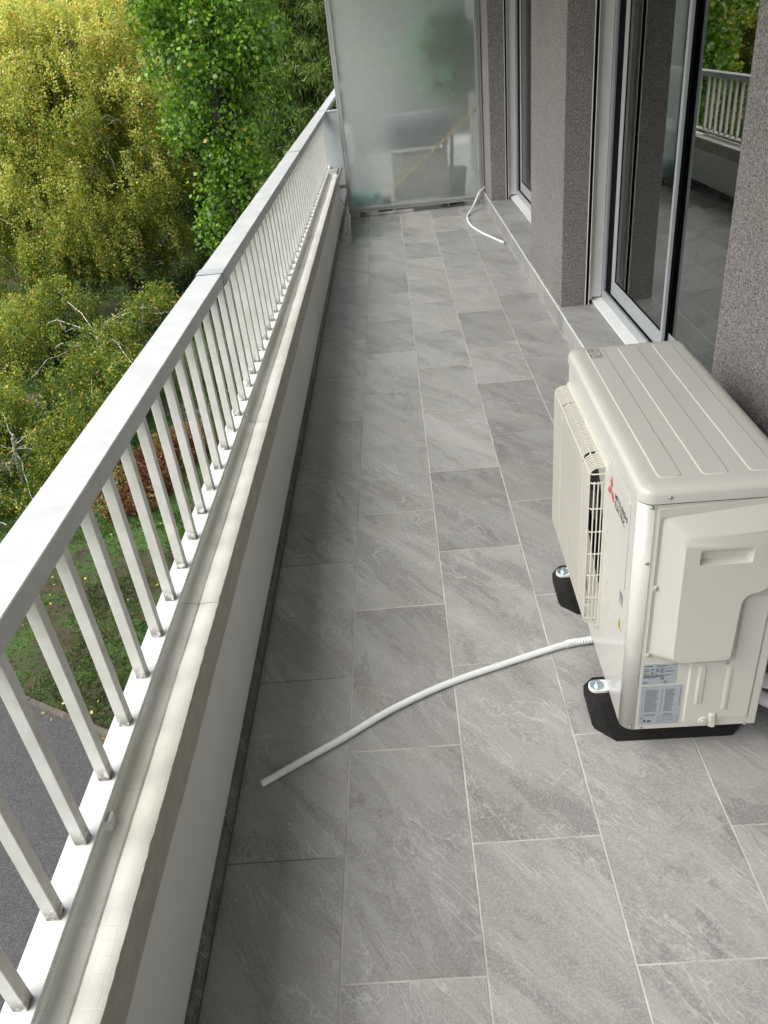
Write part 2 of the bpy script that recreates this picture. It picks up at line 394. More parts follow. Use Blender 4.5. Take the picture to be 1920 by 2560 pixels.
M['ivy_leaf'] = m_leaf('undergrowth_leaves', [(0, (.018,.045,.008)), (.6, (.05,.09,.012)), (1, (.12,.17,.025))], .25, .45)
M['red_leaf'] = m_leaf('browned_conifer_sprays', [(0, (.06,.025,.012)), (.5, (.15,.055,.022)), (.74, (.22,.10,.035)), (.8, (.10,.16,.025)), (1, (.20,.27,.05))], .2, .6)
M['house_plant'] = m_leaf('balcony_plant_leaves', [(0, (.005,.14,.03)), (1, (.02,.36,.10))], .4, .4)
M['grass'] = m_leaf('grass_blades', [(0, (.02,.05,.007)), (.5, (.05,.10,.014)), (.9, (.10,.16,.03)), (1, (.20,.18,.05))], .3, .6)
M['fallen'] = m_leaf('fallen_leaves', [(0, (.30,.14,.05)), (.5, (.55,.42,.08)), (1, (.75,.62,.18))], .2, .6)
M['birch_bark'] = m_bark('white_birch_bark', (.10,.09,.08), (.62,.60,.56), (9,9,26)); M['dark_bark'] = m_bark('dark_grey_bark', (.018,.015,.012), (.075,.062,.055))
def m_lawn():
    t = NT('lawn_soil'); p = t.pos(); n = t.noise(p, .45, 5, .6); n2 = t.noise(p, 22, 6, .7); n3 = t.noise(p, 3, 5)
    g = t.ramp(n2, [(.3, (.018,.045,.008)), (.52, (.045,.105,.015)), (.72, (.09,.165,.028))])
    d = t.ramp(n3, [(.35, (.03,.022,.014)), (.65, (.075,.05,.03))])
    k = t.mapr(t.math('ADD', t.math('MULTIPLY', n, .75), t.math('MULTIPLY', n3, .25)), .47, .56, 0, .9)
    b = t.bsdf(i_Base_Color=t.mix(k, g, d), i_Roughness=.95); t.set(b.inputs['Normal'], t.bump(n2, 1.0, .05)); return t.surf(b)
M['lawn'] = m_lawn()
def m_asphalt():
    t = NT('damp_asphalt'); p = t.pos(); n = t.noise(p, 75, 6, .8); n2 = t.noise(p, 2.2, 5)
    c = t.ramp(n, [(.38, (.012,.012,.013)), (.52, (.045,.044,.046)), (.64, (.16,.16,.16))]); c = t.mix(t.mapr(n2, .4, .7, 0, .35), c, (.05,.045,.045))
    b = t.bsdf(i_Base_Color=c, i_Roughness=.6); t.set(b.inputs['Normal'], t.bump(n, .8, .01)); return t.surf(b)
M['asphalt'] = m_asphalt()
M['kerb'] = plain('weathered_kerb', (.085,.075,.06), .85, var=.35, scale=9, bump=.004)
M['path'] = plain('trodden_dirt_path', (.13,.115,.10), .95, var=.3, scale=5, bump=.01)
M['facade'] = plain('building_facade', (.42,.41,.39), .85)

# ------------------------------------------------------------------ terrain below
GZ = -6.0
b = MB(); b.add([(-400,-200,GZ),(400,-200,GZ),(400,500,GZ),(-400,500,GZ)], [(0,1,2,3)]); lawn = tag(b.build('lawn', M['lawn']), kind='structure')
kd = Vector((1.33,-.72,0)).normalized(); kn = Vector((-kd.y, kd.x, 0))     # kerb direction, and towards the grass
k0 = Vector((-5.82,8.03,GZ))
def kp(a, c, z): p = k0+kd*a+kn*c; return (p.x, p.y, GZ+z)
b = MB(); b.add([kp(-60,0,.006),kp(60,0,.006),kp(60,-3.05,.006),kp(-60,-3.05,.006)], [(0,1,2,3)]); tag(b.build('asphalt_path', M['asphalt']), kind='structure')
b = MB(); 
for i in range(-14, 15):
    a0, a1 = i*1.0+.006, i*1.0+.994; h_ = .045+.01*random.random()
    V = [kp(a0,-.01,0),kp(a1,-.01,0),kp(a1,.085,0),kp(a0,.085,0),kp(a0,0,h_),kp(a1,0,h_),kp(a1,.075,h_),kp(a0,.075,h_)]
    bb = MB(); bb.add(V, [(0,3,2,1),(4,5,6,7),(0,1,5,4),(1,2,6,5),(2,3,7,6),(3,0,4,7)])
    if i == -14:
        kerb = bpy.data.objects.new('kerb', None); COL.objects.link(kerb); kerb.location = (0,0,0); tag(kerb, kind='structure')
    bb.build('kerb_stone', M['kerb'], kerb)
b = MB(); pts = [(-22,22.5),(-15,20.6),(-11.3,19.9),(-9.2,19.6),(-7.4,19.0),(-5,17.6)]
for i in range(len(pts)-1):
    (x0,y0),(x1,y1) = pts[i],pts[i+1]; b.add([(x0,y0-.45,GZ+.004),(x1,y1-.45,GZ+.004),(x1,y1+.45,GZ+.004),(x0,y0+.45,GZ+.004)], [(0,1,2,3)])
tag(b.build('dirt_path', M['path']), kind='structure')

# ------------------------------------------------------------------ balcony shell
YN, YF, YW = -2.4, 13.0, 9.9       # balcony extent; walls and slab stop early so light reaches the screen's back
b = MB(); b.box(-.56, 1.6, YN, YF, -.22, -.0013); floor = tag(b.build('floor', M['grout']), kind='structure')
XJ = [-.5396, -.2504, .0536, .3576, .6616, .9352]; PH = [4.800, 4.506, 4.812, 4.511, 4.813]; PT = .60898
full = MB().box(-.1502, .1502, -.3027, .3027, -.008, 0, b=.0009).mesh('tile', M['tile'])
for i in range(5):
    k = math.ceil((YN-PH[i])/PT)
    while PH[i]+k*PT < YF-.3:
        yc = PH[i]+(k+.5)*PT; 
        if i in (1,2,3): me = full; xc = (XJ[i]+XJ[i+1])/2
        else:
            key = 'first' if i == 0 else 'last'
            if key not in M: hw = (XJ[i+1]-XJ[i])/2-.0018; M[key] = MB().box(-hw, hw, -.3027, .3027, -.008, 0, b=.0009).mesh('tile', M['tile'])
            me = M[key]; xc = (XJ[i]+XJ[i+1])/2
        o = link('tile', me, floor, (xc, yc, (random.random()-.5)*.0006)); o.rotation_euler = (0, 0, 0)
        if (i*7+k) % 2: o.rotation_euler = (0, 0, math.pi)
        k += 1
# raised threshold platform with its tiles
SX, SZ = .937, .12
b = MB(); b.box(SX+.0065, 1.6, YN, YF, -.0085, SZ-.0013); plat = tag(b.build('raised_threshold', M['grout']), kind='structure')
rt = MB().box(-.0075, .0002, -.3025, .3025, .002, SZ-.012, b=.001).mesh('riser_tile', M['tile'])
pt_ = MB().box(0, .30, -.3025, .3025, -.008, 0, b=.0012).mesh('tile', M['tile'])
pe = MB().tube([(0,-.3025,0),(0,.3025,0)], .0045, 8).mesh('edge_trim', M['white_upvc'])
y = YN+.3+.23
while y < YF-.3:
    link('riser_tile', rt, plat, (SX+.0078, y, 0)); link('tile', pt_, plat, (SX+.006, y-.17, SZ)); link('edge_trim', pe, plat, (SX+.0055, y, SZ-.005))
    y += PT
# skirting along the parapet
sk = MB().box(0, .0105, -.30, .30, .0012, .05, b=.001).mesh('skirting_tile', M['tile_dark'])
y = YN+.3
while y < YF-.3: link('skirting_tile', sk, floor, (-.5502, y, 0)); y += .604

# parapet wall with its painted ledge
b = MB(); b.box(-.69, -.5505, YN, 8.60, -.22, .4345); b.box(-.69, -.5505, 8.64, YF, -.22, .395)
par = b.build('parapet', M['parapet']); tag(par, 'low white painted parapet wall with bare beige band under its ledge', 'wall')
# ledge profile (x, z) lofted along y with an uneven inner edge
prof = [(-.5495,.4335),(-.5458,.4405),(-.556,.4452),(-.575,.4445),(-.592,.4430),(-.5965,.4400),(-.601,.4425),(-.618,.4468),(-.635,.4490),(-.655,.4495),(-.675,.447),(-.686,.438),(-.688,.412)]
def ledge(y0, y1, dx=0, dz=0):
    rings = []; n = int((y1-y0)/.013)
    for i in range(n+1):
        yy = y0+(y1-y0)*i/n; r_ = []
        for k, (x, z) in enumerate(prof):
            wx = ((random.random()-.5)*.0012-(.002 if random.random() < .02 else 0)) if k < 2 else (random.random()-.5)*.0006; wz = (random.random()-.5)*.0006 + .0010*math.sin(yy*2.1)
            g = .0016*math.sin(yy*9+1.7*math.sin(yy*4.3)) if k in (4,5,6) else 0
            r_.append((x+wx+g+dx, yy, z+wz+dz))
        rings.append(r_)
    bb = MB(); bb.loft(rings); return bb
yy = YN
for L in (1.95, 2.05, 1.1, 2.0, 1.6, .9, 1.4):
    y1 = min(yy+L, 8.60)
    ledge(yy+.0015, y1-.0015).build('ledge', M['ledge'], par, smooth=50); yy = y1
ledge(8.64, YF, -.03, -.02).build('ledge', M['ledge'], par, smooth=50)

# ------------------------------------------------------------------ railing
rail = thing('railing', 'white metal railing with square balusters standing on the parapet ledge', 'railing', (-.657, 3.5, .45))
RX, RY, RZ = rail.location
def rl(x, y, z): return (x-RX, y-RY, z-RZ)
def rbox(name, x0, x1, y0, y1, z0, z1, m, bv=.001, sm=None):
    return MB().box(x0-RX, x1-RX, y0-RY, y1-RY, z0-RZ, z1-RZ, b=bv).build(name, m, rail, sm)
ybal = []; k = -22
while .590+.1389*k < 8.75: ybal.append(.590+.1389*k); k += 1
bal = MB().box(-.012, .012, -.011, .011, 0, .477, b=.0012).mesh('baluster', M['baluster'])
for yb in ybal:
    o = link('baluster', bal, rail, rl(-.654+(random.random()-.5)*.0012, yb+.012+(random.random()-.5)*.002, .4865))
seg = [(YN, 2.729), (2.80, 5.869), (5.93, 8.969), (9.03, YF)]
for (a, c) in seg:
    rbox('handrail', -.705, -.615, a, c, .957, 1.0, M['handrail'], .0018)
for (a, c) in ((2.735, 2.805), (5.875, 5.935), (8.975, 9.035)):
    bb = MB(); 
    bb.box(-.707-RX, -.613-RX, a-RY, c-RY, .954-RZ, 1.0025-RZ, b=.001); bb.build('joint_sleeve', M['sleeve'], rail)
    rbox('joint_gap_shade', -.7045, -.6155, a-.0055, a-.0005, .9575, .9995, M['black'], 0)  # black strip put in for the shade inside the open joint
for (a, c) in ((YN, 2.705), (2.712, 5.80), (5.807, 8.8), (8.807, YF)):
    rbox('bottom_rail', -.685, -.631, a, c, .4745, .4868, M['white_rail'], .0012)
leg = MB().box(-.006, .014, -.011, .011, -.03, .0285, b=.001).mesh('support_leg', M['white_rail'])
for yl in (-.84, .935, 2.715, 4.49, 5.83, 7.6, 8.5): link('support_leg', leg, rail, rl(-.636, yl, .4455))
b = MB(); b.box(-.682, -.49, 8.925, 8.940, .452, .992, b=.001); b.build('filler_panel', M['white_rail'])
fp = bpy.data.objects['filler_panel']; fp.data.materials[0] = M['sleeve']; tag(fp, 'narrow flat white panel closing gap between railing and glass screen', 'panel')
b = MB(); b.box(-.612, -.488, 8.915, 8.945, .9925, 1.004, b=.001); b.build('cap', M['white_rail'], fp)

# ------------------------------------------------------------------ wired glass privacy screen
PY = 8.62
scr = thing('privacy_screen', 'tall obscured wired glass screen in grey aluminium frame dividing the balconies', 'screen', (.22, PY, 0))
def sb(name, x0, x1, y0, y1, z0, z1, m, bv=.0015): return MB().box(x0-.22, x1-.22, y0-PY, y1-PY, z0, z1, b=bv).build(name, m, scr)
FL, FR, FB, FT = -.478, .944, .048, 2.46
sb('frame_post', FL, FL+.020, PY-.018, PY+.018, FB, FT, M['alu']); sb('frame_post', FL+.0225, FL+.048, PY-.023, PY+.018, FB+.0225, FT-.0225, M['alu'])
sb('frame_post', FR-.020, FR, PY-.018, PY+.018, FB, FT, M['alu']); sb('frame_post', FR-.052, FR-.0225, PY-.023, PY+.018, FB+.0225, FT-.0225, M['alu'])
sb('frame_rail', FL+.0205, FR-.0205, PY-.018, PY+.018, FB, FB+.020, M['alu']); sb('frame_rail', FL+.0485, FR-.0525, PY-.023, PY+.018, FB+.0225, FB+.046, M['alu'])
sb('frame_rail', FL+.0205, FR-.0205, PY-.018, PY+.018, FT-.020, FT, M['alu']); sb('frame_rail', FL+.0485, FR-.0525, PY-.023, PY+.018, FT-.046, FT-.0225, M['alu'])
MB().add([(FL+.045-.22,.002,FB+.043),(FR-.048-.22,.002,FB+.043),(FR-.048-.22,.002,FT-.043),(FL+.045-.22,.002,FT-.043)], [(0,1,2,3)]).build('glass_pane', M['wired'], scr)
sb('foot_block', FL+.012, FL+.10, PY-.03, PY+.03, .001, FB-.001, M['alu'])
sb('foot_block', .90, .938, PY-.02, PY+.02, .001, FB-.001, M['alu'])
for z in (.30, 1.15, 1.95): sb('clip', FR+.0005, .9545, PY-.012, PY+.012, z, z+.025, M['alu'])
sb('bracket', -.545, FL-.0005, PY-.02, PY+.02, .30, .335, M['alu'])
bb = MB(); bb.tube([(-.545-.22,0,.20),(-.512-.22,-.01,.11),(-.495-.22,-.02,.003)], .006, 6); bb.build('brace', M['alu'], scr, 40)
bb = MB(); bb.box(-.36-.22, .20-.22, -.012, .03, .001, .030, b=.004); bb.build('sealing_strip', M['grout'], scr)

# ------------------------------------------------------------------ building wall: piers and window openings
WX = .955
def pier(name, y0, y1, label, xb=1.60):
    b = MB(); b.box(WX, 1.098, y0, y1, SZ, 2.60, b=.003); b.box(1.0985, xb, y0+.10, y1-.10, SZ, 2.60)
    o = b.build(name, M['plaster']); tag(o, label, 'wall pier', 'rendered piers between the windows'); return o
pier('rendered_pier', YN, 2.325, 'speckled grey rendered pier behind the air conditioning unit, nearest the viewer')
pier('rendered_pier', 4.675, 5.765, 'speckled grey rendered pier standing between the two windows')
pier('rendered_pier', 8.10, YW, 'speckled grey rendered pier meeting the wired glass screen at its far end')
b = MB(); b.box(WX, 1.6, YN, YW, 2.6005, 2.8); tag(b.build('window_lintel', M['plaster']), 'rendered band running above both windows under the slab', 'wall')
# unseen slab above, overhang widened to limit sun; room behind the windows
b = MB(); b.box(-1.0, 6.0, YN, YW-.4, 2.801, 3.0); tag(b.build('balcony_slab_above', M['ceiling']), 'flat white underside of the unseen slab above, overhang widened to limit sun', 'ceiling')
b = MB(); b.box(-.69, 6.0, YN, YF, GZ, -.221); b.box(-.9, 6.0, YN, YW-.4, 3.001, 12); b.box(1.61, 6.0, YW-.12, YW, -.22, 2.8); tag(b.build('apartment_building', M['facade']), 'pale rendered body of the apartment block carrying the balcony', 'building')
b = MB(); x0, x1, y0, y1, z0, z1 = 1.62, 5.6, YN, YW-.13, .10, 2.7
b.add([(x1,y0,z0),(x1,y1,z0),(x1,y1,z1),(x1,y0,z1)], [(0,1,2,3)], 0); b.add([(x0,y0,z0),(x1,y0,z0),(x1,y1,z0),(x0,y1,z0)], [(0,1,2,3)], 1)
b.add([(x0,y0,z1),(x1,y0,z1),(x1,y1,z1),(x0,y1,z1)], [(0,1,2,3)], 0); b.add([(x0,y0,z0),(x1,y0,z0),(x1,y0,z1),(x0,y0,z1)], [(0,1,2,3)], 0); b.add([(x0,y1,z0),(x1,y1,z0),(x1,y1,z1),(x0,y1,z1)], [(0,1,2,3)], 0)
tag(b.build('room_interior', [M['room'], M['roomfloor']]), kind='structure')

def window(y0, y1, label, cat='window'):
    # y0 near reveal, y1 far reveal ; two sliding sashes, the far one in front
    W = thing('sliding_window', label, cat, (1.2, (y0+y1)/2, SZ), group='sliding windows along the wall'); cy = (y0+y1)/2; ZT = 2.5985
    def p(name, xa, xb, ya, yb, za, zb, m, bv=.001, par=None): return MB().box(xa-1.2, xb-1.2, ya-cy, yb-cy, za-SZ, zb-SZ, b=bv).build(name, m, par or W)
    for s, ye in ((1, y1), (-1, y0)):      # s = +1 : far jamb
        def q(a, c): return (ye-c, ye-a) if s > 0 else (ye+a, ye+c)
        p('shutter_guide', 1.099, 1.1035, *q(-.03, .030), SZ+.002, ZT, M['white_upvc'])
        p('shutter_guide_slot', 1.1040, 1.1205, *q(-.05, .022), SZ+.002, ZT, M['black'])
        p('shutter_guide', 1.1210, 1.1245, *q(-.03, .030), SZ+.002, ZT, M['white_upvc'])
        p('jamb_lining', 1.1250, 1.1495, *q(-.085, -.0), SZ+.02, ZT, M['beige_jamb'])
        p('jamb', 1.150, 1.2045, *q(-.085, -.004), SZ+.034, ZT, M['white_upvc'], .003)
        p('frame_stile', 1.205, 1.215, *q(-.05, .022), SZ+.028, ZT, M['sash'])
        p('frame_stile', 1.2155, 1.222, *q(-.05, .030), SZ+.078, ZT, M['lilac_seal'])
        p('track_gap', 1.2225, 1.29, *q(-.02, .135), SZ+.03, ZT, M['black'])
    # sill, lower track
    b = MB(); b.prism([(1.152,SZ+.003),(1.146,SZ+.012),(1.150,SZ+.020),(1.163,SZ+.0225),(1.2045,SZ+.031),(1.2045,SZ+.003)], y0-.08-cy, y1+.08-cy, 'xz')
    b.v = [(x-1.2, y, z-SZ) for x, y, z in b.v]; b.build('sill', M['sill'], W)
    p('lower_track', 1.205, 1.214, y0+.025, y1-.025, SZ+.028, SZ+.078, M['sash']); p('track_lip', 1.2142, 1.2215, y0+.032, y1-.032, SZ+.028, SZ+.078, M['lilac_seal'])
    p('track_gap', 1.2222, 1.29, y0+.08, y1-.08, SZ+.03, SZ+.088, M['black'])
    p('head', 1.150, 1.29, y0+.08, y1-.08, 2.45, ZT, M['white_upvc'])
    ym = y0 + (y1-y0)*.555
    S = MB()
    ya, yb = ym-.028, y1-.135; za, zb = SZ+.090, 2.448
    sash = p('sash', 1.224, 1.252, yb-.065, yb, za, zb, M['sash'])
    for nm, a_, c_2, d_, e_ in (('stile', ya, ya+.026, za, zb), ('bottom_rail', ya+.0265, yb-.0655, za, za+.083), ('top_rail', ya+.0265, yb-.0655, zb-.07, zb)):
        o = p(nm, 1.224, 1.252, a_, c_2, d_, e_, M['sash'], .001, sash)
    p('edge_strip', 1.2385, 1.2525, ya-.0045, ya-.0005, za, zb, M['black'], 0, sash)  # thin black cap on the near end face of the stile
    for nm, a_, c_2, d_, e_ in (('gasket', ya+.0265, yb-.0655, za+.0835, za+.091), ('gasket', yb-.075, yb-.0655, za+.0915, zb-.071), ('gasket', ya+.0265, ya+.032, za+.0915, zb-.071)):
        p(nm, 1.2265, 1.2485, a_, c_2, d_, e_, M['black'], .0005, sash)
    p('glass_pane', 1.229, 1.2295, ya+.0325, yb-.0755, za+.0915, zb-.071, M['window_glass'], 0, sash)
    # near sash, behind
    yc, yd = y0+.076, ym+.02
    s2 = p('sash', 1.256, 1.284, yc, yc+.065, za, zb, M['sash'])
    p('bottom_rail', 1.256, 1.284, yc+.0655, yd, za, za+.083, M['sash'], .001, s2); p('top_rail', 1.256, 1.284, yc+.0655, yd, zb-.07, zb, M['sash'], .001, s2)
    p('stile', 1.2535, 1.284, yd-.040, yd-.001, za+.0835, zb-.071, M['black'], .001, s2)
    p('glass_pane', 1.2565, 1.2570, yc+.0655, yd-.0405, za+.0835, zb-.071, M['window_glass'], 0, s2)
    return W
window(2.325, 4.70, 'near sliding window with white sill behind the air conditioning unit')
window(5.74, 8.125, 'far sliding window with white sill beside the wired glass screen')
# sheer curtain folds seen dimly through the glass
def curtain(y0, y1, lab):
    b = MB(); n = 160; V = []
    for i in range(n+1):
        yy = y0+(y1-y0)*i/n; x = 1.75+.022*math.sin(yy*48)+.01*math.sin(yy*17)
        V += [(x, yy, .13), (x, yy, 2.55)]
    b.add(V, [(2*i, 2*i+2, 2*i+3, 2*i+1) for i in range(n)]); o = b.build('curtain', M['curtain'], None, 180); sm = o.modifiers.new('s', 'SOLIDIFY'); sm.thickness = .002
    tag(o, lab, 'curtain'); return o
curtain(4.0, 5.1, 'pale sheer curtain gathered behind the near sliding window')
curtain(7.3, 8.6, 'pale sheer curtain gathered behind the far sliding window')

# ------------------------------------------------------------------ air conditioning unit (local: x depth, y length, z height)
AC = thing('air_conditioner', 'ivory outdoor air conditioning unit standing on black rubber blocks', 'air conditioner', (.459, 1.386, .095), -.0232)
D_, L_, H_ = .33, .84, .681
# casing : front sheet with fan opening, rounded corners, back
fc = (.55, .345); fr = .262
ctr = rrect(.30, .80, .085, .615, .02)
b = MB(); b.prism([(.031,.0),(.809,.0),(.809,H_),(.031,H_)][::1], 0, .0015, 'yz', holes=[circ(fc[0], fc[1], fr, 48)[::-1]])
b.build('front_panel', M['ac'], AC, 30)
def corner(cx, cy, a0, a1, n=10, r=.031, x_end=None):
    o = []; 
    for k in range(n+1):
        a = math.radians(a0+(a1-a0)*k/n); o.append((cx+r*math.cos(a), cy+r*math.sin(a)))
    return o
def shell(pts, z0, z1, th=.0015):
    n = len(pts); V = [(x, y, z0) for x, y in pts]+[(x, y, z1) for x, y in pts]; return V, [(i, i+1, n+i+1, n+i) for i in range(n-1)]
b = MB(); V, F = shell(corner(.031, .031, 180, 270)+[(.0325, .0)], 0, H_); b.add(V, F); o = b.build('corner_panel', M['ac'], AC, 60)
m_ = o.modifiers.new('t', 'SOLIDIFY'); m_.thickness = .0012; m_.offset = -1
b = MB(); V, F = shell([(D_, L_), (.031, L_)]+corner(.031, L_-.031, 90, 180), 0, H_); b.add(V, F); V, F = shell([(D_, L_), (D_, .002)], 0, H_); b.add(V, F); b.add([(0.003,.03,.002),(D_,.002,.002),(D_,L_-.002,.002),(.003,L_-.03,.002)], [(0,1,2,3)])
b.build('rear_casing', M['ac'], AC, 60)
# service panel lines on the front
b = MB()
sp = rrect(.066, .281, .392, .640, .012, 4); b.prism(sp, -.0022, -.0003, 'yz'); b.build('service_panel', M['ac'], AC, 30)
# fan chamber, fan
b = MB()
rings = []
for r_, x_ in ((fr, .0), (fr-.006, .012), (fr-.008, .06)): rings.append([(x_, fc[0]+r_*math.cos(2*math.pi*k/48), fc[1]+r_*math.sin(2*math.pi*k/48)) for k in range(48)])
b.loft(rings, False, False); b.build('bell_mouth', M['ac_grille'], AC, 40)
b = MB(); b.add([(.20,.25,.03),(.20,.83,.03),(.20,.83,.66),(.20,.25,.66)], [(0,1,2,3)]); b.add([(.06,.25,.66),(.06,.83,.66),(.2,.83,.66),(.2,.25,.66)], [(0,1,2,3)]); b.add([(.06,.25,.03),(.06,.83,.03),(.2,.83,.03),(.2,.25,.03)], [(0,1,2,3)]); b.add([(.06,.25,.03),(.2,.25,.03),(.2,.25,.66),(.06,.25,.66)], [(0,1,2,3)]); b.add([(.06,.83,.03),(.2,.83,.03),(.2,.83,.66),(.06,.83,.66)], [(0,1,2,3)])
b.build('fan_chamber', M['fan'], AC)
b = MB(); b.cyl((.03, *fc), (1,0,0), .055, .09, 24); fan = b.build('fan', M['fan'], AC, 40)
for k in range(3):
    a0 = 2*math.pi*k/3; rings = []
    for j in range(8):
        rr = .05+(fr-.02-.05)*j/7; a = a0+.25*j/7; w2 = .35+.35*j/7
        rings.append([(.05+.045*t_, fc[0]+rr*math.cos(a+w2*t_), fc[1]+rr*math.sin(a+w2*t_)) for t_ in (-1,-.5,0,.5,1)])
    V = [p for r_ in rings for p in r_]; F = [(5*i+j, 5*i+j+1, 5*i+j+6, 5*i+j+5) for i in range(7) for j in range(4)]
    bb = MB(); bb.add(V, F); bb.build('blade', M['fan'], fan, 60)
# wire guard: shallow cage of vertical ribs, three bays
GX, Y0g, Y1g, Z0g, Z1g = -.040, .296, .800, .108, .604
gr = MB()
div = (.373, .682)
nw = 46
for i in range(nw+1):
    yy = Y0g+(Y1g-Y0g)*i/nw
    if min(abs(yy-d) for d in div) < .006: continue
    t_ = .0016
    path = [(-.002, Z1g), (GX+.012, Z1g-.004), (GX+.003, Z1g-.010), (GX, Z1g-.022), (GX, Z0g+.022), (GX+.003, Z0g+.010), (GX+.012, Z0g+.004), (-.002, Z0g)]
    # rib of rectangular section, 5 mm deep
    V = []; 
    nx = []
    for j, (x, z) in enumerate(path):
        a = path[max(j-1,0)]; c = path[min(j+1,len(path)-1)]; dx, dz = c[0]-a[0], c[1]-a[1]; l = math.hypot(dx, dz); nx.append((dz/l*-1, dx/l))
    for (x, z), (ax, az) in zip(path, nx):
        V += [(x, yy-t_, z), (x, yy+t_, z), (x-ax*-.004*-1, yy+t_, z-az*.004), (x-ax*.004, yy-t_, z-az*.004)]
    F = []
    for j in range(len(path)-1):
        for k in range(4): k2 = (k+1)%4; F.append((4*j+k, 4*j+4+k, 4*j+4+k2, 4*j+k2))
    gr.add(V, F)
for zz in (.128, .20, .275, .345, .415, .485, .56, .586):
    gr.tube([(-.002, Y0g-.004, zz), (GX+.006, Y0g-.004, zz), (GX-.0005, Y0g+.004, zz), (GX-.0005, Y1g-.004, zz), (GX+.006, Y1g+.004, zz), (-.002, Y1g+.004, zz)], .0019, 6)
for dy in div:
    gr.box(GX-.003, GX+.004, dy-.003, dy+.003, Z0g+.02, Z1g-.03)
for xx in (-.010, -.020, -.030):
    gr.tube([(xx, Y0g-.004, Z1g-.04), (xx, Y0g-.004, Z0g+.01)], .0018, 6); gr.tube([(xx, Y1g+.004, Z1g-.04), (xx, Y1g+.004, Z0g+.01)], .0018, 6)
for xx in (-.010, -.024):
    gr.tube([(xx, Y0g, Z1g-.001+xx*.12), (xx, Y1g, Z1g-.001+xx*.12)], .0017, 6)
# perimeter frame on the panel
gr.prism(rrect(Y0g-.016, Y1g+.016, Z0g-.014, Z1g+.010, .014, 4), -.005, -.0002, 'yz', holes=[rrect(Y0g-.006, Y1g+.006, Z0g-.002, Z1g-.002, .01, 4)[::-1]])
gr.build('fan_guard', M['ac_grille'], AC)
# side panel, near end (plane y = 0)
b = MB(); b.prism([(.0330,.0),(D_,.0),(D_,H_-.002),(.0330,H_-.002)], 0, .0025, 'xz'); side = b.build('side_panel', M['ac_side'], AC)
def lofted(polys, name, m, par, sm=40):      # polys : list of (y, [(x,z)...]) same count
    bb = MB(); bb.loft([[(x, y, z) for x, z in P] for y, P in polys], False, True); return bb.build(name, m, par, sm)
def fillet(P, rs, n=4):
    out = []
    for i, p in enumerate(P):
        a = Vector(P[i-1])-Vector(p); c = Vector(P[(i+1)%len(P)])-Vector(p); r_ = rs[i] if hasattr(rs, '__len__') else rs
        la, lc = a.length, c.length; d = min(r_, la*.45, lc*.45); A = Vector(p)+a.normalized()*d; B = Vector(p)+c.normalized()*d
        for k in range(n+1):
            t_ = k/n; q = A.lerp(Vector(p), t_).lerp(Vector(p).lerp(B, t_), t_); out.append((q.x, q.y))
    return out
O1 = [(.0505,.642),(.318,.668),(.318,.500),(.300,.432),(.254,.421),(.246,.408),(.243,.228),(.098,.226),(.050,.250)]
O2 = [(.0560,.636),(.316,.662),(.316,.500),(.296,.436),(.251,.425),(.2435,.410),(.240,.232),(.100,.230),(.0560,.254)]
O3 = [(.086,.604),(.300,.622),(.300,.492),(.284,.444),(.244,.432),(.236,.416),(.233,.242),(.108,.240),(.088,.258)]
O4 = [(.094,.594),(.292,.612),(.292,.488),(.278,.450),(.240,.438),(.230,.420),(.227,.250),(.114,.247),(.096,.262)]
rs = [.02,.01,.02,.01,.01,.01,.012,.02,.015]
bb = MB(); f1, f2, f3, f4 = (fillet(P, rs) for P in (O1, O2, O3, O4))
bb.loft([[(x, y, z) for x, z in P] for y, P in ((-.0001, f1), (-.004, f2), (-.024, f3), (-.030, f4))], False, False)
hole = rrect(.1265, .238, .527, .5675, .004, 2)
tr = tessellate_polygon([[Vector((p[0], p[1], 0)) for p in f4], [Vector((p[0], p[1], 0)) for p in hole[::-1]]]); fl = f4+hole[::-1]
bb.add([(x, -.030, z) for x, z in fl], [tuple(t) for t in tr])
hin = rrect(.131, .232, .532, .562, .006, 2)
bb.loft([[(x, -.030, z) for x, z in hole], [(x, -.012, z) for x, z in hin]], False, True)
import bmesh
me = bb.mesh('valve_cover', M['ac_side'], None); bm = bmesh.new(); bm.from_mesh(me); bmesh.ops.remove_doubles(bm, verts=bm.verts, dist=1e-5); bmesh.ops.recalc_face_normals(bm, faces=bm.faces)
for f_ in bm.faces: f_.smooth = True
for e in bm.edges:
    if len(e.link_faces) == 2 and e.calc_face_angle(0) > math.radians(28): e.smooth = False
bm.to_mesh(me); bm.free(); link('service_cover', me, AC)
# raised rim round the whole side panel and the lower pipe cover
bb = MB(); bb.prism(fillet([(.0395,.660),(.326,.676),(.326,.016),(.309,.016),(.309,.655),(.044,.640),(.0415,.245),(.0395,.245)], .002, 2), -.0030, -.0001, 'xz'); bb.build('panel_rim', M['ac_side'], AC, 30)
lofted([(-.0001, fillet([(.151,.2245),(.306,.2245),(.306,.420),(.258,.418),(.2475,.406),(.2475,.2245)][:0] + [(.149,.224),(.242,.224),(.2475,.230),(.2475,.404),(.256,.416),(.306,.420),(.306,.030),(.2175,.030),(.214,.012),(.158,.012),(.149,.022)], .004, 2)),
        (-.0065, fillet([(.1515,.221),(.244,.221),(.2500,.228),(.2500,.402),(.258,.412),(.303,.416),(.303,.0335),(.2155,.0335),(.212,.015),(.159,.015),(.1515,.024)], .004, 2))], 'pipe_cover', M['ac_side'], AC, 30)
lofted([(-.0066, fillet([(.234,.206),(.2515,.206),(.2535,.060),(.236,.060)], .003, 2)), (-.0095, fillet([(.239,.200),(.2465,.200),(.2485,.066),(.241,.066)], .003, 2))], 'cover_rib', M['ac_side'], AC, 30)
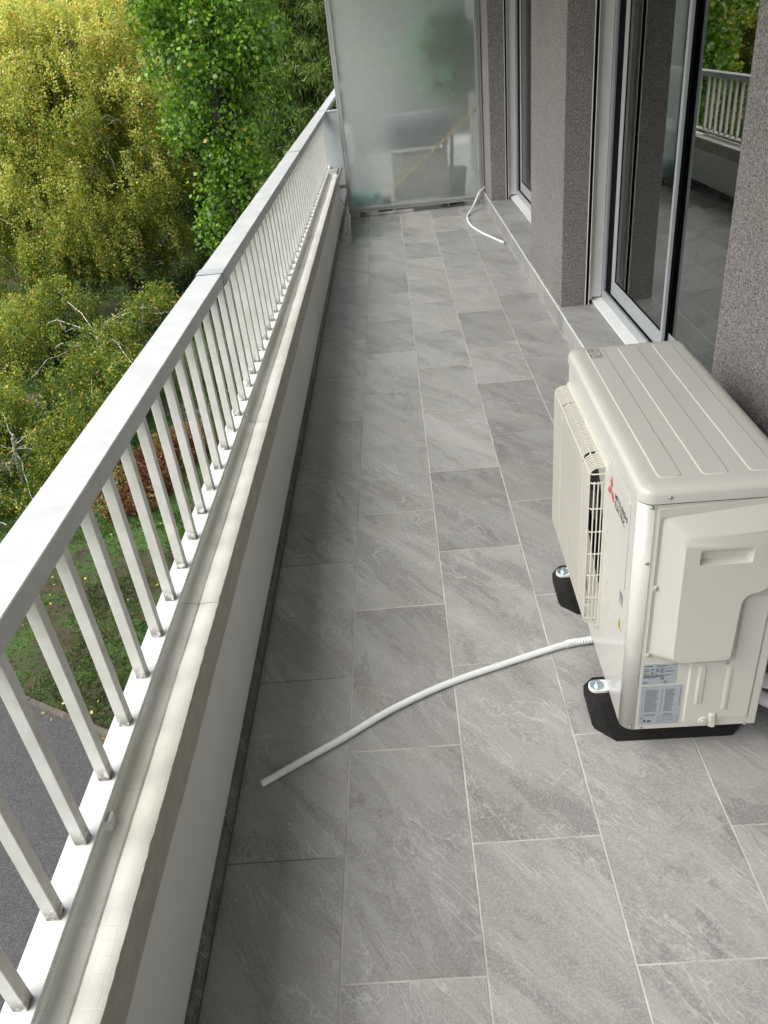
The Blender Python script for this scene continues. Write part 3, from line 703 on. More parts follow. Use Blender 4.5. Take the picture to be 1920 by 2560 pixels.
lofted([(-.0066, fillet([(.168,.214),(.188,.214),(.188,.088),(.168,.082)], .003, 2)), (-.010, fillet([(.1735,.212),(.1845,.212),(.1845,.092),(.1735,.090)], .003, 2))], 'cover_rib', M['ac_side'], AC, 30)
lofted([(-.0066, fillet([(.208,.052),(.228,.052),(.232,.004),(.212,.004)], .004, 2)), (-.014, fillet([(.213,.050),(.223,.050),(.226,.008),(.216,.008)], .004, 2))], 'cover_rib', M['ac_side'], AC, 30)
bb = MB(); bb.tube([(.198,-.0066,.0265),(.198,-.0105,.0265)], [.0125,.0115], 20); bb.tube([(.198,-.0106,.0265),(.198,-.0125,.0265)], [.007,.006], 16); bb.build('cover_fastener', M['ac_side'], AC, 40)
# lid
def rr3(ins, z): return [(x, y, z) for x, y in rrect(-.0035+ins, D_+.004-ins, -.0035+ins, L_+.0035-ins, max(.034-ins, .012), 8)]
b = MB(); b.loft([rr3(0, .6745), rr3(0, .694), rr3(.0012, .6985), rr3(.005, .7035), rr3(.012, .7072), rr3(.022, .7093), rr3(.030, .710)], True, True); b.build('lid', M['ac'], AC, 50)
b = MB(); b.loft([rr3(.0022, .6715), rr3(.0022, .6744)], False, False); b.build('lid_seam', M['ink'], AC)
for xa, xb in ((.0455, .0935), (.1375, .1905), (.2355, .2875)):
    bb = MB(); bb.loft([[(x, y, .7099) for x, y in rrect(xa-.002, xb+.002, .042, .808, .012, 4)], [(x, y, .7118) for x, y in rrect(xa+.0008, xb-.0008, .045, .805, .010, 4)]], False, True); bb.build('pressed_rib', M['ac'], AC, 20)
# warning pictogram on the lid
b = MB(); zt = .7120
def flat(poly, m=0, holes=()): 
    b.prism(poly, zt, zt+.00025, 'xy', m, holes)
flat([(.0475,.735),(.0815,.735),(.0815,.808),(.0475,.808)], 0, [[(.0485,.736),(.0485,.807),(.0805,.807),(.0805,.736)]])
for yc in (.754, .789):
    flat(circ(.0645, yc, .0148, 28), 0, [circ(.0645, yc, .0132, 28)[::-1]])
    s2 = .0098; flat([(.0645-s2-.0007, yc+s2), (.0645-s2+.0007, yc+s2), (.0645+s2+.0007, yc-s2), (.0645+s2-.0007, yc-s2)][::-1])
flat(circ(.060, .785, .0030, 12)); flat([(.058,.792),(.0705,.7935),(.0705,.795),(.058,.7935)]); flat([(.059,.748),(.070,.748),(.070,.7495),(.059,.7495)]); flat([(.063,.757),(.0645,.757),(.069,.752),(.067,.752)])
b.build('warning_pictogram', M['ink'], AC)
# screws
def screw(x, y, z, n, r=.0042):
    bb = MB(); c = Vector((x, y, z)); n = Vector(n); bb.tube([c, c+n*.0012, c+n*.0024, c+n*.0028], [r, r, r*.6, r*.05], 14); bb.build('screw', M['screw'], AC, 60)
for x, z, y in ((.0586,.689,-.0040),(.0245,.665,-.0002),(.0242,.521,-.0002),(.0225,.0105,-.0002),(.0484,.0072,-.0002),(.2331,.2165,-.0064),(.303,.0060,-.0064)): screw(x, y, z, (0,-1,0))
for x, z in ((.0492,.4522),(.0482,.2533)):
    bb = MB(); bb.tube([(x,-.0001,z),(x,-.0035,z),(x,-.0038,z)], [.0085,.0082,.0075], 18); bb.build('screw_boss', M['ac_side'], AC, 50); screw(x, -.0038, z, (0,-1,0))
for y, z in ((.2592,.6305),(.0750,.632)):
    bb = MB(); bb.tube([(-.0022,y,z),(-.0042,y,z)], [.0048,.004], 14); bb.build('panel_stud', M['ac'], AC, 50)
# brand lettering and three-diamond emblem on the front (read from outside, +y is left)
def text_mesh(s_, size, m, name, place, parent, bold=0.0, sx=1.0):
    cu = bpy.data.curves.new(name, 'FONT'); cu.body = s_; cu.size = size; cu.offset = bold; cu.extrude = .0001; cu.resolution_u = 2
    o = bpy.data.objects.new(name, cu); COL.objects.link(o); bpy.context.view_layer.update()
    me = bpy.data.meshes.new_from_object(o.evaluated_get(bpy.context.evaluated_depsgraph_get())); bpy.data.objects.remove(o)
    me.materials.clear(); me.materials.append(m); n = len(me.vertices); co = np.empty(n*3); me.vertices.foreach_get('co', co); co = co.reshape(-1, 3)
    w_ = co[:,0].max()
    out = np.array([place(p[0]/w_, p[1], p[2]) for p in co]); me.vertices.foreach_set('co', out.ravel()); me.update(); return link(name, me, parent)
pf = lambda y0, wid, z0: (lambda u, v, t_: (-.0025-t_, y0-u*wid, z0+v))
text_mesh('MITSUBISHI', .0235, M['ink'], 'brand_lettering', pf(.196, .116, .5735), AC, .00015)
text_mesh('ELECTRIC', .0235, M['ink'], 'brand_lettering', pf(.196, .098, .5520), AC, .00015)
b = MB(); cy, cz = .233, .5745; s3 = .0185
def dia(yc, zc, ang):
    u = Vector((math.cos(ang), math.sin(ang))); v = Vector((-u.y, u.x)); c = Vector((yc, zc))+u*s3*1.0
    return [tuple(c-u*s3), tuple(c+v*s3*.577), tuple(c+u*s3), tuple(c-v*s3*.577)]
for a in (90, 210, 330): b.prism(dia(cy, cz, math.radians(a)), -.0028, -.0024, 'yz')
b.build('emblem', M['red'], AC)
# small stickers on the front corner
b = MB(); b.prism([(.104,.335),(.074,.335),(.074,.372),(.104,.372)], -.0006, -.0002, 'yz'); b.build('grey_sticker', M['greyprint'], AC)
text_mesh('R32', .012, M['ink'], 'sticker_text', lambda u, v, t_: (-.0008-t_, .102-u*.024, .360+v), AC)
b = MB(); b.prism([(.087,.298),(.101,.2645),(.072,.2645)], -.0006, -.0002, 'yz', 0); b.build('warning_triangle', M['yellow'], AC)
b = MB(); b.prism([(.0868,.291),(.094,.2685),(.080,.2685)], -.0009, -.0007, 'yz', 0, holes=[[(.0868,.284),(.0905,.2715),(.0835,.2715)][::-1]]); b.build('warning_symbol', M['ink'], AC)
# rating plates on the side panel
def plate(x0, x1, z0, z1, nm):
    b = MB(); b.prism(rrect(x0, x1, z0, z1, .002, 2), -.0008, -.0002, 'xz'); return b.build(nm, M['sticker'], AC)
plate(.0400, .1205, .1555, .2205, 'rating_plate'); plate(.0400, .1410, .0158, .1480, 'information_plate')
b = MB()
def ln(x0, x1, z, h_=.0009): b.prism([(x0,z),(x1,z),(x1,z+h_),(x0,z+h_)], -.00105, -.0009, 'xz')
R = random.Random(3)
for i in range(9):
    z = .2055-i*.0026
    for (xa, xb) in ((.042,.056),(.060,.068),(.071,.079),(.082,.090),(.094,.116)):
        if R.random() < .85: ln(xa, xa+(xb-xa)*(.6+.4*R.random()), z)
for (xa, xb, z) in ((.071,.100,.2150),(.071,.092,.2118),(.108,.117,.2150),(.042,.090,.1795),(.042,.074,.1765),(.042,.056,.1620),(.042,.050,.1590)): ln(xa, xb, z, .0012)
for xx in (.058,.070,.081,.092): b.prism([(xx,.183),(xx+.0004,.183),(xx+.0004,.2085),(xx,.2085)], -.00105, -.0009, 'xz')
b.prism([(.0905,.1585),(.1005,.1585),(.0955,.1675)], -.00105, -.0009, 'xz', holes=[[(.0920,.1595),(.0955,.1655),(.0990,.1595)]])
for i in range(30):
    z = .1355-i*.0031
    if i in (25, 26): continue
    ln(.0515, .0515+.026+.006*R.random(), z, .0007); ln(.0990, .0990+.018+.008*R.random(), z, .0007); ln(.0455, .0468, z, .0007); ln(.0905, .0925+.002*R.random(), z, .0007)
    if i < 20: ln(.1345, .1362, z, .0016)
for i in range(4): ln(.086, .137, .0245+i*.006, .0004)
for xx in (.086,.101,.119,.1366): b.prism([(xx,.0245),(xx+.0004,.0245),(xx+.0004,.0429),(xx,.0429)], -.00105, -.0009, 'xz')
b.box(.0455,.0505,-.00105,-.0009,.037,.041); b.box(.053,.058,-.00105,-.0009,.026,.034); b.box(.062,.071,-.00105,-.0009,.026,.031); ln(.050,.072,.0245,.0006)
tag(b.build('plate_print', M['ink'], AC), kind='stuff')
text_mesh('MITSUBISHI ELECTRIC CORPORATION', .0035, M['ink'], 'plate_text', lambda u, v, t_: (.042+u*.058, -.0011-t_, .1835-.0018+v), AC)
text_mesh('MITSUBISHI', .0042, M['ink'], 'plate_text', lambda u, v, t_: (.0475+u*.014, -.0011-t_, .2135+v), AC, .0001)
b = MB()
for a in (90, 210, 330):
    u = Vector((math.cos(math.radians(a)), math.sin(math.radians(a)))); v = Vector((-u.y, u.x)); c = Vector((.0443,.2148))
    b.prism([tuple(c), tuple(c+u*.0011+v*.0007), tuple(c+u*.0023), tuple(c+u*.0011-v*.0007)], -.00105, -.0009, 'xz')
b.build('plate_emblem', M['ink'], AC)
text_mesh('CE', .0085, M['ink'], 'plate_text', lambda u, v, t_: (.0860-.004+u*.010, -.0011-t_, .1705+v), AC, .0002)
# mounting feet of the casing with bolts
for yc in (.157, .676):
    for sx, xc in ((-1, -.028), (1, D_+.022)):
        bb = MB(); x0, x1 = (xc-.022, .01) if sx < 0 else (D_-.01, xc+.022)
        bb.loft([[(x, y, -.0045) for x, y in rrect(x0, x1, yc-.021, yc+.021, .020, 6)], [(x, y, .0035) for x, y in rrect(x0, x1, yc-.021, yc+.021, .020, 6)], [(x, y, .0045) for x, y in rrect(x0+.001, x1-.001, yc-.020, yc+.020, .019, 6)]]); ft = bb.build('mounting_foot', M['white_upvc'], AC, 40)
        bb = MB(); bb.cyl((xc, yc, .0046), (0,0,1), .019, .0018, 28); bb.build('washer', M['zinc'], ft, 40)
        bb = MB(); bb.cyl((xc, yc, .0065), (0,0,1), .0085, .0055, 6); bb.cyl((xc, yc, .012), (0,0,1), .0045, .008, 12, .004); bb.build('bolt', M['zinc'], ft, 40)
# drain stub
# rubber blocks: things on their own
def foot(ly, label):
    c = AC.matrix_basis @ Vector((.145, ly, 0)) if False else None
    a = -.0232; lx = .155
    wx = .459+math.cos(a)*lx-math.sin(a)*ly; wy = 1.386+math.sin(a)*lx+math.cos(a)*ly
    hl = .208
    def oct_(l, w2, ch): return [(-l, -w2+ch), (-l+ch, -w2), (l-ch, -w2), (l, -w2+ch), (l, w2-ch), (l-ch, w2), (-l+ch, w2), (-l, w2-ch)]
    bb = MB(); bb.loft([[(x, y, 0.0005) for x, y in oct_(hl-.010, .104, .048)], [(x, y, .018) for x, y in oct_(hl-.002, .101, .045)], [(x, y, .052) for x, y in oct_(hl, .086, .030)], [(x, y, .084) for x, y in oct_(hl-.012, .052, .010)], [(x, y, .0900) for x, y in oct_(hl-.018, .046, .008)]])
    o = bb.build('rubber_block', M['rubber'], None, 20); o.location = (wx, wy, 0); o.rotation_euler = (0,0,a); tag(o, label, 'support block', 'rubber blocks under the air conditioner'); return o
foot(.150, 'long black rubber block under the near end of the air conditioner')
foot(.676, 'black rubber block under the fan end of the air conditioner')
# rear pipes
def pipe(pts, r, m, name, label, cat):
    b = MB(); b.tube(smoothpath(pts, 8), r, 14); o = b.build(name, m, None, 60); tag(o, label, cat); return o
pipe([(.80,1.47,.175),(.85,1.44,.17),(.90,1.45,.19),(.933,1.56,.26),(.935,1.75,.42)], .020, M['insul'], 'insulated_pipe', 'white insulated refrigerant pipe leaving the unit behind, upper one of two', 'pipe')
pipe([(.80,1.47,.125),(.85,1.425,.115),(.905,1.44,.13),(.932,1.60,.20),(.935,1.80,.35)], .018, M['insul'], 'insulated_pipe', 'white insulated refrigerant pipe leaving the unit behind, lower one of two', 'pipe')
pipe([(.80,1.52,.22),(.84,1.49,.225),(.865,1.50,.21),(.86,1.56,.20),(.81,1.60,.22)], .0055, M['black'], 'power_cable', 'black power cable looped behind the unit beside orange ends', 'cable')
pipe([(.80,1.505,.245),(.835,1.475,.24),(.85,1.49,.255),(.81,1.52,.27)], .006, M['orange'], 'copper_pipe', 'short orange copper pipe bend behind the unit', 'pipe')

# ------------------------------------------------------------------ drain hoses
hp = smoothpath([(-.4799,1.3672,.0112),(-.3746,1.4357,.0112),(-.27,1.5018,.0112),(-.1267,1.5997,.0112),(.0393,1.6842,.0112),(.2261,1.7521,.0112),(.3742,1.801,.012),(.4335,1.8152,.013)][:7]+[(.409,1.8097,.0125)], 8)
hose = thing('drain_hose', 'white plastic drain hose running from the unit across the tiles', 'hose', (0,0,0))
b = MB(); b.tube(hp, .0098, 16, cap=False); b.tube(hp[:-1]+[hp[-1]], .0082, 16, cap=False); b.build('tube', M['hose'], hose, 60)
cp = smoothpath([(.408,1.8095,.0125),(.4335,1.8152,.013),(.4834,1.8178,.016),(.54,1.82,.030),(.60,1.822,.060),(.60,1.822,.095)], 18); R_ = [(.0122, .0122, .0096)[i % 3] for i in range(len(cp))]
b = MB(); b.tube(cp, R_, 16); b.build('corrugated_end', M['hose'], hose, 80)
h2 = smoothpath([(.965,8.60,.17),(.925,8.56,.16),(.88,8.50,.135),(.80,8.33,.05),(.725,8.12,.0112),(.7016,7.93,.0105),(.7036,7.6503,.0105),(.7472,7.3838,.0105),(.8086,7.1617,.0105),(.869,6.9683,.0105),(.9102,6.8433,.0105)], 8)
b = MB(); b.tube(h2, .0103, 12, cap=False); b.tube(h2, .008, 12, cap=False); o = b.build('drain_hose', M['hose'], None, 60); tag(o, 'short white hose curling from the wall corner beside the wired glass screen', 'hose')

# ------------------------------------------------------------------ things on the neighbour's balcony, seen through the obscured glass
br = thing('broom', 'wooden broom leaning behind the wired glass screen', 'broom', (-.09, 8.67, 0))
b = MB(); b.tube([(0,0,.16),(.965,-.034,.885)], .0125, 10); b.build('handle', M['wood'], br, 40)
b = MB(); b.tube([(.965,-.034,.885),(1.005,-.035,.915)], .0135, 10); b.build('cap', M['black'], br, 40)
b = MB(); b.loft([[(x*1, y, .16) for x, y in ((-.03,-.02),(.05,-.02),(.05,.02),(-.03,.02))], [(x, y, .0) for x, y in ((-.10,-.03),(.08,-.03),(.08,.03),(-.10,.03))]]); b.build('bristles', M['navy'], br)
cr = thing('crate', 'blurred blue grey plastic crate standing on the neighbour balcony', 'crate', (.30, 8.84, 0))
b = MB(); b.box(-.30,.30,-.15,.18,.60,.90,b=.01); b.build('upper_box', M['blue_box'], cr); b = MB(); b.box(-.29,-.265,-.14,.17,.001,.5995); b.box(.265,.29,-.14,.17,.001,.5995); b.box(-.264,.264,-.13,.16,.10,.53,b=.01); b.build('lower_box', M['grey_box'], cr)
tw = thing('gloves', 'teal rubber gloves lying in the corner behind the wired glass', 'gloves', (-.34, 8.675, 0))
for (x, y, z, r_) in ((0,0,.11,.085),(-.05,.01,.19,.06),(.04,.0,.20,.05),(.13,-.01,.15,.05),(.17,-.01,.20,.045),(.22,-.01,.13,.04)):
    b = MB(); n_ = 12
    rings = [[(x+r_*math.sin(math.pi*(j+.5)/8)*math.cos(2*math.pi*k/n_)*(1+.12*math.sin(3*k)), y+r_*.6*math.sin(math.pi*(j+.5)/8)*math.sin(2*math.pi*k/n_), z-r_*math.cos(math.pi*(j+.5)/8)) for k in range(n_)] for j in range(8)]
    b.loft(rings); b.build('glove', M['teal'], tw, 80)

# ------------------------------------------------------------------ foliage generator
def leaves_mesh(name, P, size, tint, mat, shape='leaf', droop=None, nrm_bias=None):
    n = len(P); 
    d = rng.normal(size=(n,3)); 
    if droop is not None: d[:,2] -= droop
    d /= np.linalg.norm(d, axis=1, keepdims=True)
    u = rng.normal(size=(n,3))
    if nrm_bias is not None: u += np.cross(d, nrm_bias)*1.0
    u -= (u*d).sum(1, keepdims=True)*d; u /= np.linalg.norm(u, axis=1, keepdims=True)
    s_ = np.asarray(size)*rng.uniform(.7, 1.25, n); s_ = s_[:,None]
    wd = .40 if shape == 'leaf' else (.07 if shape == 'needle' else .22)
    V = np.empty((n,4,3)); V[:,0] = P; V[:,1] = P+d*s_*.45+u*s_*wd; V[:,2] = P+d*s_; V[:,3] = P+d*s_*.45-u*s_*wd
    me = bpy.data.meshes.new(name); me.vertices.add(n*4); me.vertices.foreach_set('co', V.reshape(-1).astype(np.float32))
    me.loops.add(n*4); me.loops.foreach_set('vertex_index', np.arange(n*4, dtype=np.int32))
    me.polygons.add(n); me.polygons.foreach_set('loop_start', np.arange(0, n*4, 4, dtype=np.int32)); me.polygons.foreach_set('loop_total', np.full(n, 4, dtype=np.int32))
    me.update(calc_edges=True); me.materials.append(mat)
    at = me.attributes.new('tint', 'FLOAT', 'POINT'); at.data.foreach_set('value', np.repeat(np.clip(tint, 0, 1), 4).astype(np.float32))
    return me
from mathutils import noise as mnoise
def nz(P, sc, seed=0):
    return np.array([mnoise.noise(Vector((p[0]*sc+seed, p[1]*sc, p[2]*sc))) for p in P])

def ellipsoid_surface(c, r, n, squash=(1,1,1), top_bias=.0, fill=.35):
    d = rng.normal(size=(n,3)); d /= np.linalg.norm(d, axis=1, keepdims=True)
    rad = 1-fill*rng.random(n)**1.6
    return np.array(c)+d*rad[:,None]*r*np.array(squash), d

def limb(b, p0, p1, r0, r1, n=6, wob=.12, seg=6):
    p0, p1 = np.array(p0, float), np.array(p1, float); L = np.linalg.norm(p1-p0); pts = []
    for i in range(seg+1):
        t_ = i/seg; q = p0+(p1-p0)*t_; q[2] += .12*L*math.sin(math.pi*t_)
        if 0 < i < seg: q += rng.normal(size=3)*wob*L*.12
        pts.append(tuple(q))
    b.tube(pts, [r0+(r1-r0)*i/seg for i in range(seg+1)], n); return pts

def birch(base, clumps, label, dens=1.0, trunk_r=.18, group='birches on the lawn', leaf=.068, dark_trunk=False, nb=26, lum=.42):
    T = thing('birch_tree', label, 'tree', base, 0, group)
    B = np.array(base); P_all = []; tint = []
    tb = MB(); top = max(c[2]-c[3]*.4 for c in clumps); cx = np.mean([c[0] for c in clumps]); cy = np.mean([c[1] for c in clumps])
    tr_top = (cx-B[0], cy-B[1], top-B[2])
    tp = limb(tb, (0,0,0), tr_top, trunk_r, trunk_r*.25, 10, .10, 9)
    tb.build('trunk', M['dark_bark'] if dark_trunk else M['birch_bark'], T, 60)
    lb = MB()
    for (x, y, z, r) in clumps:
        c = np.array((x, y, z)); start = tp[min(len(tp)-2, max(2, int(len(tp)*.75*(z-B[2]+1)/(top-B[2]+1))))]
        if np.linalg.norm(c-B-np.array(start)) < 4.5 or len(clumps) > 15: limb(lb, start, tuple(c-B+np.array((0,0,.0*r))), max(.012, trunk_r*.16), .006, 6)
        ns = int(430*dens*r*r); cl = lum+rng.uniform(-.07, .09)
        S, dirs = ellipsoid_surface(c, r, ns, (1,1,.85), fill=.42)
        keep = (dirs[:,2] > -.55) | (rng.random(ns) < .4)
        g = nz(S, .85, 3.3)+.5*nz(S, 2.4, 8.1); keep &= (g > .0) | (rng.random(ns) < .07)
        S = S[keep]
        for s0 in S:
            L = rng.uniform(.18, .62)*min(1.0, .35+.45*r); k = int(L/.014)+6
            tt = np.linspace(0, 1, k)
            out = (s0-c)/max(r,.1); sway = rng.normal(size=2)*.10
            px = s0[0]+out[0]*.22*np.sqrt(tt)*L+sway[0]*tt*L; py = s0[1]+out[1]*.22*np.sqrt(tt)*L+sway[1]*tt*L; pz = s0[2]-tt**1.15*L
            q = np.stack([px, py, pz], 1)+rng.normal(size=(k,3))*.065; P_all.append(q)
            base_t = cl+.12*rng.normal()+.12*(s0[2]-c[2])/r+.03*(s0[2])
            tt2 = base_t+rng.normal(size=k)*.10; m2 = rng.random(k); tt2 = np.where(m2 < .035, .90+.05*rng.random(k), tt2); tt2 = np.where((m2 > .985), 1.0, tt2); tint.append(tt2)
        # pale twigs showing at the surface
        for _ in range(int(nb*r/11)+1):
            s0, _d = ellipsoid_surface(c, r, 1, (1,1,.85), fill=.05); s0 = s0[0]
            if s0[1] > c[1]+.2*r: s0[1] = 2*c[1]-s0[1]
            e = c+(s0-c)*.45+np.array((0,0,-.3*r))
            limb(lb, tuple(e-B), tuple(s0+np.array((0,-.22,0))-B), .020, .005, 5, .25, 6)
    tag(lb.build('branches', M['birch_bark'], T, 60), kind='stuff')
    P = np.concatenate(P_all)-B; tn = np.concatenate(tint)
    tn = np.where(tn < .88, np.clip(tn, 0, .86), tn)
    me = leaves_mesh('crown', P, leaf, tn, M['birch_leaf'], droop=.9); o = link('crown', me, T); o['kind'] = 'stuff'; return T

B1 = [(-10.51,27.0,2.2,1.64),(-8.41,27.0,2.3,1.55),(-7.52,26.5,.77,1.42),(-10.0,26.0,.52,2.15),(-11.49,26.0,.46,1.75),(-8.3,26.0,-1.19,2.11),(-7.24,26.5,-1.49,1.14),(-10.34,25.0,-1.98,2.24),(-7.95,26.0,-3.1,1.35),(-9.23,25.0,-2.9,1.67),(-11.99,25.0,-2.75,1.88),(-7.41,26.0,-3.7,.8),(-11.16,24.0,-3.75,1.25),(-13.34,26.0,-.46,2.41),(-10.5,28.5,1.5,2.2),(-12.8,27,2.6,1.8)]
birch((-9.9,29.2,GZ), B1, 'big weeping birch with yellowing leaves filling the view beyond the railing', 1.0, .33, dark_trunk=True, nb=40)
birch((-8.1,19.6,GZ), [(-7.6,19.0,-4.5,.95),(-6.98,20.0,-4.25,.85),(-7.99,18.0,-4.8,.9),(-7.2,18.0,-5.05,.85),(-6.5,21.0,-4.0,.65),(-8.47,19.0,-4.0,.5),(-10.46,21.0,-4.37,1.1),(-9.7,22.0,-4.08,.95),(-6.1,20.0,-4.04,.56),(-6.46,17.5,-4.5,.65),(-9.45,18.0,-4.88,.7),(-7.31,16.5,-5.1,.6),(-10.35,24.0,-3.7,1.1),(-8.64,26.0,-3.82,1.1)], 'low birch with drooping yellow green branches in front of the big birch', 1.15, .07, leaf=.06, lum=.24)
birch((-8.6,14.9,GZ), [(-8.38,15.0,-5.0,1.0),(-7.45,14.5,-5.35,.65),(-8.6,14.0,-5.35,.95),(-8.84,15.5,-4.4,.55),(-7.66,15.0,-4.85,.7),(-9.68,15.0,-5.1,1.1),(-6.69,14.5,-5.3,.5),(-7.57,13.2,-5.7,.5),(-8.65,13.0,-5.6,.7)], 'small bushy birch at lower left nearest the handrail', 1.3, .07, leaf=.052, lum=.27)

def poplar(base, clumps, label, leaf=.11, dens=1.0, trunks=((0,0),), tr=.16, group='poplars on the lawn', bright=.45):
    T = thing('poplar_tree', label, 'tree', base, 0, group); B = np.array(base); top = max(c[2]+c[3]*.5 for c in clumps)
    tb = MB(); cx = np.mean([c[0] for c in clumps])-B[0]; cy = np.mean([c[1] for c in clumps])-B[1]
    for (ox, oy) in trunks: limb(tb, (ox*.4, oy*.4, 0), (cx+ox, cy+oy, top-B[2]), tr, tr*.35, 9, .04, 8)
    for (x, y, z, r) in clumps: limb(tb, (cx, cy, z-r-B[2]), (x-B[0], y-B[1], z-B[2]+r*.3), .06, .015, 6)
    tb.build('trunk', M['dark_bark'], T, 60); P_all = []; tn = []
    for (x, y, z, r) in clumps:
        c = np.array((x, y, z)); ns = int(70*dens*(r/ .8)**2*(.11/leaf)**1.2)
        S, dirs = ellipsoid_surface(c, r, ns, (1,1,1.1), fill=.75); S = S[nz(S, 1.5, 7.0) > -.10]
        for s0 in S:
            k = rng.integers(18, 34); up = np.array((0,0,1.0)); q = s0+rng.normal(size=(k,3))*np.array((.13,.13,.17))*(leaf/.11)
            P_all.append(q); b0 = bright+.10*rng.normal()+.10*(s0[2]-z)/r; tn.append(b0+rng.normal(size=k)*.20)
    P = np.concatenate(P_all)-B; tn = np.clip(np.concatenate(tn), 0, .97); tn = np.where(rng.random(len(tn)) < .006, 1.0, tn)
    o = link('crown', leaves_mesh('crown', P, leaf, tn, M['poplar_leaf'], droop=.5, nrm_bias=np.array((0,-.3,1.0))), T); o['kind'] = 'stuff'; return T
P1 = [(-3.12,18.0,2.24,1.41),(-3.78,18.0,1.77,1.04),(-2.63,18.0,1.52,.84),(-3.49,18.0,.9,.85),(-2.72,18.0,.6,.75),(-3.48,18.0,-.23,.76),(-3.05,18.0,-.66,.57),(-3.67,18.0,-1.17,.57),(-3.89,18.0,2.31,.85),(-4.12,18.5,.4,.68),(-3.97,18.0,-1.73,.48),(-3.3,18.3,3.6,1.1),(-3.5,18.2,-2.6,.6),(-3.2,18,4.8,.8)]
poplar((-3.3,18.4,GZ), P1, 'bright green poplar with large glossy leaves rising beside the glass screen', 0.098, 1.15, ((-.15,0),(.2,.1)))
P2 = [(-12.19,33.0,3.47,1.63),(-9.72,33.0,3.47,1.59),(-10.03,33.0,1.4,1.59),(-8.89,33.0,2.3,1.23),(-11.85,33.0,1.84,1.98),(-11.41,33.0,.36,1.44),(-10.4,33.2,5.2,1.5),(-9.6,33.0,-1.2,1.6),(-11.5,33,-1.5,1.7)]
poplar((-10.6,33.4,GZ), P2, 'green poplar partly hidden behind the big weeping birch', .12, 1.0, bright=.42)

def spruce(base, H, R, label, n_tiers=30, tone=0.0, z_lo=.08, spray=.19):
    T = thing('spruce_tree', label, 'tree', base, 0, 'dark spruces at the back of the lawn')
    tb = MB(); tb.tube([(0,0,0),(.05,.02,H*.5),(0,0,H)], [.22,.13,.02], 9); tb.build('trunk', M['dark_bark'], T, 60)
    lb = MB(); P_all = []; tn = []
    for i in range(n_tiers):
        f_ = z_lo+(1-z_lo)*(i/n_tiers); z = H*f_; r = R*(1-f_)**.75*rng.uniform(.8, 1.12)
        nb = 9 if f_ < .8 else 6
        for k in range(nb):
            a = 2*math.pi*(k+rng.random()*.8)/nb+i*.7; L = r*rng.uniform(.7, 1.1); tt = np.linspace(.12, 1, max(6, int(L/.10)))
            droop = .20*L+.3*L*rng.random()
            bx = np.cos(a)*L*tt; by = np.sin(a)*L*tt; bz = z-droop*tt**1.5+.16*L*tt**4
            lb.tube([(bx[j], by[j], bz[j]) for j in (0, len(tt)//2, len(tt)-1)], [.03, .018, .006], 4)
            b0 = .34+tone+.12*rng.normal()
            for j in range(len(tt)):
                m_2 = 44; wdt = .34*L*(1-.55*tt[j])*.5+.05
                lat = rng.normal(size=m_2)*wdt; hang = -np.abs(rng.normal(size=m_2))*.16*(1+.3*L)
                q = np.stack([bx[j]-np.sin(a)*lat+rng.normal(size=m_2)*.05, by[j]+np.cos(a)*lat+rng.normal(size=m_2)*.05, bz[j]+hang], 1)
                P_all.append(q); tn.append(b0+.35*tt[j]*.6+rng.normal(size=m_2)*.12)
    lb.build('branches', M['dark_bark'], T, 60)
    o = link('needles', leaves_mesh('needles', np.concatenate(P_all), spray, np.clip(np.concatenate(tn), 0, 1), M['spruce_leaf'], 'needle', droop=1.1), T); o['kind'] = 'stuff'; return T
spruce((-2.3,25.5,GZ), 15, 3.3, 'spruce with long drooping boughs standing behind the railing next to the screen', 34, .12)
spruce((-5.6,31.0,GZ), 17, 3.6, 'dark spruce standing between the poplar and the big birch', 32, -.06)
spruce((-9.0,38.5,GZ), 17, 3.8, 'dark spruce farthest back behind the big birch', 28, -.12)
spruce((.8,31.0,GZ), 16, 3.6, 'dark spruce partly hidden behind the glass screen', 28, -.02)
spruce((-14.5,40.0,GZ), 15, 3.8, 'dark spruce at the far left behind the birches', 26, -.08)
# far-off wood behind everything: one mass
n = 150000
ang = rng.uniform(-.80, .55, n); dist = rng.uniform(46, 58, n); zz = rng.uniform(0, 1, n)**.8*16
P = np.stack([np.sin(ang)*dist, np.cos(ang)*dist, GZ+zz], 1); g = nz(P[::1][:, :], .22, 9.0)
P = P[(g > -.25)]; n = len(P); me = leaves_mesh('distant_wood', P, .55, .35+.25*rng.normal(size=n), M['dark_leaf'], droop=.3); o = link('distant_wood', me); tag(o, 'dark mass of trees closing the view behind the park', 'wood', kind='stuff')
# undergrowth on the ground beneath the trees
def shrub(base, rx, ry, rz, label, mat, n=9000, leaf=.05, tone=.45, group=None, name='shrub', stems=5):
    T = thing(name, label, 'shrub', base, 0, group); b = MB()
    for _ in range(stems): limb(b, (0,0,0), (rng.normal()*.35*rx, rng.normal()*.35*ry, rz*.8), .02, .006, 5)
    b.build('stem', M['dark_bark'], T, 60)
    d = rng.normal(size=(n,3)); d /= np.linalg.norm(d, axis=1, keepdims=True); d[:,2] = np.abs(d[:,2]); q = d*(1-.6*rng.random((n,1))**1.5)*np.array((rx, ry, rz))
    g = nz(q, 2.2/max(rx,.5), base[0]); q *= (1+.55*g)[:,None]
    o = link('foliage', leaves_mesh('foliage', q, leaf, np.clip(tone+.12*rng.normal(size=n)+.5*g, 0, 1), mat, droop=-.4), T); o['kind'] = 'stuff'; return T
shrub((-10.3,22.0,GZ), 1.6, 1.0, 1.5, 'dark ivy covered stump under the birch', M['ivy_leaf'], 9000, .06, .35)
shrub((-8.9,17.6,GZ), .9, .6, .75, 'small dark holly bush between the two low birches', M['ivy_leaf'], 7000, .045, .12)
